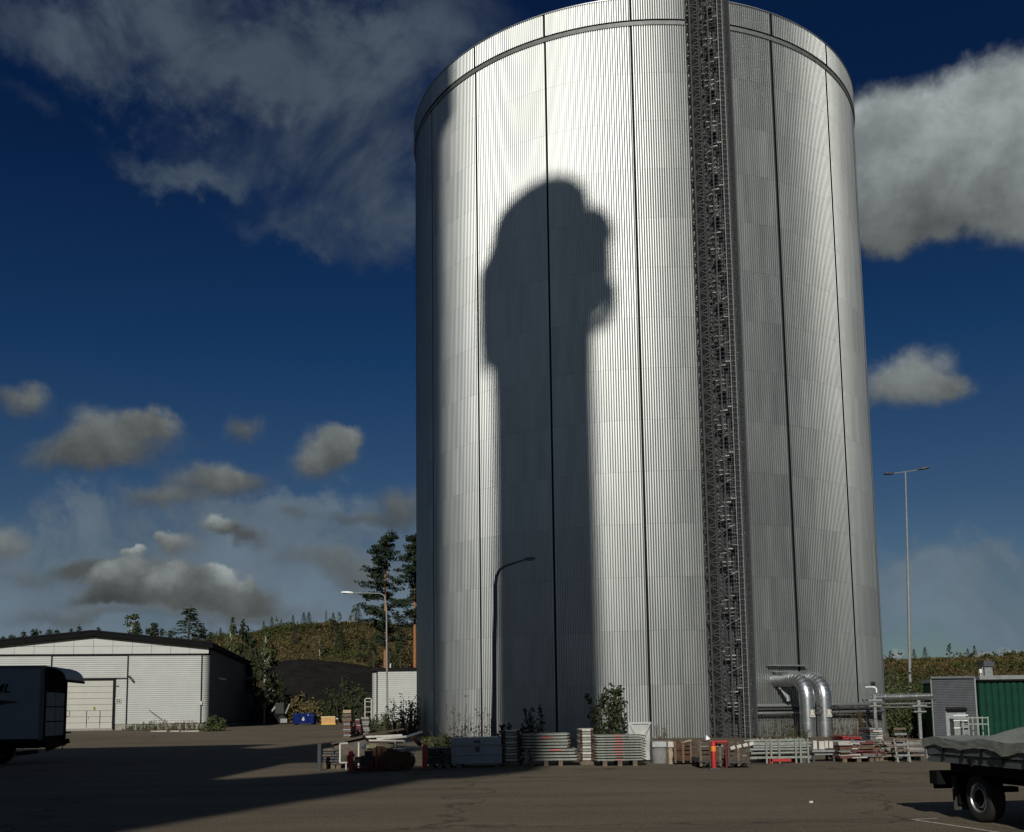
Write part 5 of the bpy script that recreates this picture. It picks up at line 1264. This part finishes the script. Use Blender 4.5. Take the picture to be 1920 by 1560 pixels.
# weeds round the shed and lamp, hall corner
for i, (px, Yy, w, h, lab) in enumerate(((712, 74., 1.6, 1.5, 'green weeds left of the silver street lamp foot'), (742, 72., 1.9, 2.3, 'thick green weeds right of the silver street lamp foot'), (768, 70., 1.5, 3.0, 'tallest green weeds against the tank edge near the shed'))):
    bush(lab, onY(px, Yy, 1370), w, h, 'weed_clump', LEAF, 600, .10, 20+i, cat='weeds', stems=14)
bush('rounded green bush at the corner of the white hall', gp(407, 1371), 2.4, 1.25, n=900, s=.10, seed=30, stems=16)
weeds('sparse weeds along the left part of the hall plinth', gp(262, 1370), 2.6, .7, LEAF, 70, 31, s=.07)
weeds('taller weeds along the middle of the hall plinth', gp(300, 1370.5), 2.6, 1.0, LEAF, 70, 32, s=.07)
weeds('weeds before the hall wall near the corner strip', gp(350, 1370.5), 2.8, .9, LEAF, 80, 33, s=.07)
# brush in front of the gravel bank
bs = [(548, 120, 5, 3.4), (575, 121, 4.5, 2.6), (600, 120, 4.5, 2.4), (628, 119, 4.2, 3.2), (655, 118, 4.5, 5.4), (676, 116, 3.6, 4.0)]
lb = ['reddish-brown brush directly behind the left part of the blue container', 'low brown brush behind the right part of the blue container', 'low brush just left of the yellow skip', 'brush directly behind the yellow skip', 'tallest young birch brush left of the shed', 'thick brush touching the shed steps']
for i, (px, Yy, w, h) in enumerate(bs): bush(lb[i], onY(px, Yy, 1350), w, h, 'brush', LEAFD if i > 2 else SCRUB, 900, .20, 40+i, stems=14)
# green growth behind the pipe bridge and the right hut
for i, (px, Yy, w, h, lab) in enumerate(((1668, 70, 4.4, 4.6, 'green bush beneath the pipe bridge next to the tank edge'), (1698, 72, 4.6, 4.2, 'green bush beneath the middle of the pipe bridge'), (1737, 71, 4.2, 4.0, 'green bush just left of the grey hut'), (1680, 80, 6, 6.2, 'taller bush rising above the pipe bridge near the mast'), (1722, 82, 6.5, 5.6, 'taller bush rising above the pipe bridge near the hut roof'), (1810, 84, 7, 4.9, 'bush top showing above the grey hut roof'))):
    P = onY(px, Yy, 1370); bush(lab, P, w, h, 'bush', LEAF if i < 3 else LEAFD, 3200, .115, 60+i, stems=22)

# pines
def pine(label, base, h, seed, c0, lean=0., spread=1., side=0.):
    R = random.Random(seed); t = thing('pine_tree', label, 'pine tree', base, 0, 'tall pines beside the tank')
    tr_ = [Vector((lean*f*h, 0, f*h)) for f in (0, .25, .5, .75, 1)]
    obj('trunk', MB().tube(tr_, [.24, .20, .16, .10, .03], 9), BARKP, t, smooth=60)
    br, nd = MB(), MB(); nb_ = 62
    for i in range(nb_):
        f = c0+(1-c0)*(i+.5)/nb_; p = Vector((lean*f*h, 0, f*h)); g = (f-c0)/(1-c0)
        L = spread*h*.155*(1-.62*g**1.4)*(.45+.75*R.random())*(1 if g > .1 else .8); a = R.uniform(0, 2*pi)
        dx = cos(a)*L + side*L*.35; q = p+Vector((dx, sin(a)*L, L*R.uniform(-.12, .28)))
        br.tube([p, p.lerp(q, .5)+Vector((0, 0, .12*L)), q], [.06*(1.2-g), .04, .015], 4)
        for k in range(7):
            c = p.lerp(q, .35+.65*k/6)+Vector((R.gauss(0, .22), R.gauss(0, .22), R.gauss(.12, .16)))
            leafquads(nd, c, (.52, .52, .24), 28, .16, R, .5)
    leafquads(nd, (lean*h, 0, h-.2), (.6, .6, .5), 120, .15, R)
    obj('branches', br, BARK, t); obj('needles', nd, PINE, t); return t
P = onY(722, 122, 1340); pine('left of two tall pines, broad dark crown rising behind the silver street lamp', P, pt(722, 1008, 122).z-P.z, 5, .42, .0, .98, -.30)
P = onY(778, 120, 1340); pine('right of two tall pines, bare orange trunk against the tank edge', P, pt(778, 1008, 120).z-P.z, 9, .52, .0, .95)

# young trees on the ridge and slope: prototypes then copies
def sapling(kind, seed):
    R = random.Random(seed)
    t = thing('young_tree' if kind != 'spruce' else 'young_spruce', '', 'tree')
    cm, fm_ = MB(), MB(); cm.tube([(0, 0, -.06), (R.uniform(-.02, .02), 0, .5), (0, 0, 1.)], [.018, .012, .004], 5)
    if kind == 'spruce':
        for i in range(26):
            f = .08+.9*i/26; L = .26*(1-f)**.8+.02
            for k in range(6):
                a = R.uniform(0, 2*pi); q = Vector((cos(a)*L, sin(a)*L, f-.02)); p = Vector((0, 0, f))
                for s_ in (.4, .7, 1): leafquads(fm_, p.lerp(q, s_), (.03, .03, .012), 4, .020, R, .3)
    else:
        for i in range(26):
            f = .2+.8*R.random(); L = .20*(1.1-f)*R.uniform(.4, 1.3)+.02; a = R.uniform(0, 2*pi); q = Vector((cos(a)*L, sin(a)*L, min(1, f+.05)))
            cm.bar((0, 0, f-.06), q, .005); leafquads(fm_, q, (.055, .055, .05), 28, .026, R)
    obj('trunk', cm, BIRCH if kind == 'birch' else BARK, t); obj('crown', fm_, {'spruce': SPRUCE, 'birch': LEAF, 'alder': LEAFD}[kind], t)
    return t
PR = {k: [sapling(k, i+hash_) for i in range(3)] for k, hash_ in (('spruce', 100), ('birch', 200), ('alder', 300))}
used_p = set()
def plant(kind, base, h, label, wide=1., group=None, idx=None):
    i = rnd.randrange(3) if idx is None else idx; src = PR[kind][i]; key = (kind, i)
    if key in used_p: o = dup(src, base, rnd.uniform(0, 6.28), label, (h*wide, h*wide, h))
    else:
        used_p.add(key); o = src; o.location = base; o.rotation_euler = (0, 0, rnd.uniform(0, 6.28)); o.scale = (h*wide, h*wide, h); o['label'] = label
    if group: o['group'] = group
    return o
def ridge_pt(px, Y, fz): X = pt(px, 1200, Y).x; return Vector((X, Y, fz(X, Y)-.1))
# ridge trees (px, top y, kind, width, label)
RT = [(6, 1190, 'spruce', 1, 'small spruce tip just above the roof at the far left edge of the photo'), (22, 1187, 'spruce', 1.2, 'second spruce tip from the left edge above the hall roof'), (44, 1180, 'spruce', 1, 'slim spruce tip above the left slope of the hall roof'), (68, 1182, 'alder', 1.4, 'rounded treetop above the left slope of the hall roof'),
      (92, 1176, 'spruce', 1, 'dark spruce tip left of the hall ridge'), (106, 1177, 'spruce', 1.1, 'dark spruce tip nearest the hall ridge on its left'), (133, 1174, 'spruce', .7, 'thin spruce tip over the left side of the hall ridge'), (148, 1170, 'spruce', .7, 'taller thin spruce tip just left of the hall ridge'), (184, 1172, 'spruce', .7, 'single small spruce tip right of the hall ridge'),
      (247, 1156, 'birch', 1.3, 'leafy yellow-green tree above the right slope of the hall roof'), (262, 1174, 'spruce', .8, 'small spruce beside the leafy yellow-green tree'), (285, 1172, 'alder', 1.3, 'bushy tree between the two taller trees over the hall roof'), (297, 1180, 'alder', 1.5, 'low bushy tree left of the tall conical tree'), (320, 1178, 'spruce', 1.1, 'low spruce just left of the tall conical tree'),
      (356, 1134, 'spruce', 1.5, 'tall conical tree standing highest above the hall roof'), (378, 1178, 'alder', 1.2, 'low tree at the right foot of the tall conical tree'), (394, 1181, 'spruce', .8, 'tiny spruce on the crest right of the hall roof corner'), (413, 1175, 'spruce', .7, 'thin sapling on the crest above the hall side wall'),
      (436, 1158, 'alder', 1.1, 'open-crowned tree left of a pair on the hill shoulder'), (455, 1162, 'alder', 1.1, 'open-crowned tree right of a pair on the hill shoulder'), (494, 1163, 'spruce', .8, 'slim spruce on the left hill crest'), (509, 1155, 'spruce', .9, 'pointed spruce on the left hill crest'), (518, 1157, 'birch', .9, 'leaning sapling on the left hill crest'), (527, 1160, 'spruce', .9, 'short spruce on the left hill crest right of the leaning sapling'),
      (549, 1152, 'spruce', .9, 'lone spruce left of the paired spruces on the hill crest'), (569, 1147, 'spruce', 1, 'left of the paired spruces on the hill crest'), (579, 1146, 'spruce', 1, 'right of the paired spruces on the hill crest'), (611, 1142, 'spruce', .4, 'very thin lone sapling at the middle of the hill crest'), (625, 1150, 'alder', 1.2, 'low bushy tree left on the top of the hill'), (636, 1149, 'birch', 1.3, 'low bushy tree right on the top of the hill'),
      (664, 1136, 'birch', 1.3, 'pale leafy tree touching the left pine crown'), (671, 1132, 'spruce', 1., 'dark spruce touching the left pine crown'), (746, 1146, 'alder', 1.4, 'bushy tree between the two pine trunks')]
for px, ty, k, wd, lab in RT:
    Y = 166. if px > 400 else 150.; B = ridge_pt(px, Y, hillL); h = max(1.2, pt(px, ty, Y).z-B.z); plant(k, B, h, lab, wd, 'young trees along the hill crest')
# slope trees
ST = [(430, 1180, 1330, 118, 'birch', 'tall thin-stemmed birch directly right of the hall side wall'), (452, 1178, 1335, 119, 'alder', 'dark leafy tree behind the hall side wall'), (478, 1205, 1340, 118, 'alder', 'dark tree at the far end of the hall side wall'), (496, 1190, 1345, 117, 'birch', 'white-stemmed birch standing left of the gravel bank'), (512, 1215, 1345, 119, 'alder', 'dark tree overlapping the left edge of the gravel bank'), (488, 1235, 1345, 114, 'alder', 'bushy dark tree above the old machine'), (528, 1285, 1345, 118, 'alder', 'low dark tree between the old machine and the blue container')]
for px, ty, by, Y, k, lab in ST:
    X = pt(px, 1300, Y).x; B = Vector((X, Y, gz(X, Y))); plant(k, B, pt(px, ty, Y).z-B.z, lab, .85 if k == 'alder' else .7)
SL = [(552, 1172, 1215, 156, 'spruce'), (628, 1165, 1215, 155, 'alder'), (640, 1172, 1225, 152, 'spruce'), (700, 1205, 1250, 145, 'alder'), (730, 1215, 1256, 140, 'alder'), (680, 1195, 1240, 148, 'alder'), (470, 1190, 1230, 150, 'alder'), (752, 1175, 1240, 140, 'spruce'), (600, 1195, 1228, 150, 'birch')]
sll = ['dark conical shrub on the upper left slope of the hill', 'large green shrub on the upper middle slope of the hill', 'green spruce beside the large shrub on the upper slope', 'round dark shrub low on the slope left of the lamp pole', 'round dark shrub low on the slope right of the lamp pole', 'dark shrub at mid slope left of the pines', 'leafy shrub on the slope above the hall side wall', 'dark spruce on the slope between the pines and the tank', 'pale birch shrub above the gravel bank']
for (px, ty, by, Y, k), lab in zip(SL, sll):
    B = ridge_pt(px, Y, hillL); B.z = min(B.z, pt(px, by, Y).z); plant(k, B, pt(px, ty, Y).z-B.z, lab, 1.4 if k == 'alder' else 1.)
for px, ty, k, lab in ((1668, 1219, 'spruce', 'tiny sapling on the right hill crest beside the tank'), (1712, 1216, 'spruce', 'tiny sapling on the right hill crest beside the mast'), (1733, 1212, 'spruce', 'pointed sapling right of the mast on the crest'), (1779, 1208, 'alder', 'small round sapling on the right hill crest above the hut'), (1826, 1211, 'alder', 'pair-topped sapling on the right hill crest above the green building'), (1813, 1215, 'spruce', 'small spruce on the right hill crest left of the pair-topped sapling')):
    B = ridge_pt(px, 141., hillR); plant(k, B, max(.8, pt(px, ty, 141.).z-B.z), lab, 1.1, 'saplings along the right hill crest')
B = ridge_pt(1841, 143., hillR)
t = thing('parked_van', 'distant grey vehicle roof on the right hill crest', 'vehicle', (B.x, 143, pt(1841, 1226, 143).z-1.32))
obj('body', MB().prism([(-1.9, .3), (1.9, .3), (1.9, 1.0), (1.2, 1.15), (.7, 1.5), (-1.2, 1.5), (-1.8, 1.0)], -.8, .8), mat('distant_grey_paint', (.16, .17, .18), .6), t)
for x in (-1.2, 1.2): obj('wheel', MB().tube([(x, -.85, .32), (x, -.7, .32)], .32, 12), RUBBER, t)
# hillside scrub, uncountable
def scrub(name, fz, xr, yr, n, seed, s, label, m, thr, leafy):
    R = random.Random(seed); mb = MB()
    for _ in range(n):
        x, y = R.uniform(*xr), R.uniform(*yr)
        dn = noise.noise(Vector((x*.10, y*.10, 7))) + .5*noise.noise(Vector((x*.33, y*.33, 2)))
        if (dn > thr) != leafy and R.random() > (.025 if leafy else .3): continue
        z = fz(x, y)
        if leafy:
            k = s*R.uniform(.5, 1.3)*(1+max(0, dn-thr)); leafquads(mb, (x, y, z+k*.5), (k*.8, k*.8, k*.75), 16, .20, R)
        else:
            k = s*R.uniform(.4, 1.2)
            for _ in range(5):
                a = R.uniform(0, 6.28); d = Vector((cos(a)*k*.9, sin(a)*k*.9, k*R.uniform(.3, .9))); b = Vector((-sin(a), cos(a), 0))*k*.20
                p = Vector((x+R.gauss(0, .4), y+R.gauss(0, .4), z-.05)); mb.add([p-b, p+b, p+d], [(0, 1, 2)])
    o = obj(name, mb, m); o['kind'] = 'stuff'; o['label'] = label; o['category'] = 'scrub'
BRUSHG = mat('hillside_green_brush', (.075, .080, .026), .9, col2=(.03, .036, .012), scale=.5, spec=.1, det=6)
scrub('hillside_grass', hillL, (-75, 0), (128, 174), 30000, 1, .48, 'dry brown grass and heather covering the left hillside', SCRUB, .20, False)
scrub('hillside_brush', hillL, (-75, 0), (128, 172), 8500, 3, .62, 'low green brush growing in patches on the left hillside', BRUSHG, .20, True)
scrub('hillside_grass', hillR, (38, 85), (90, 145), 20000, 2, .40, 'dry brown grass covering the right hillside', SCRUB, .32, False)
scrub('hillside_brush', hillR, (38, 85), (88, 143), 5500, 4, .5, 'low green brush growing in patches on the right hillside', BRUSHG, .32, True)

for k_, lst in PR.items():                                   # prototypes that found no place
    for i_, src in enumerate(lst):
        if (k_, i_) not in used_p:
            for c_ in list(src.children): bpy.data.objects.remove(c_)
            bpy.data.objects.remove(src)
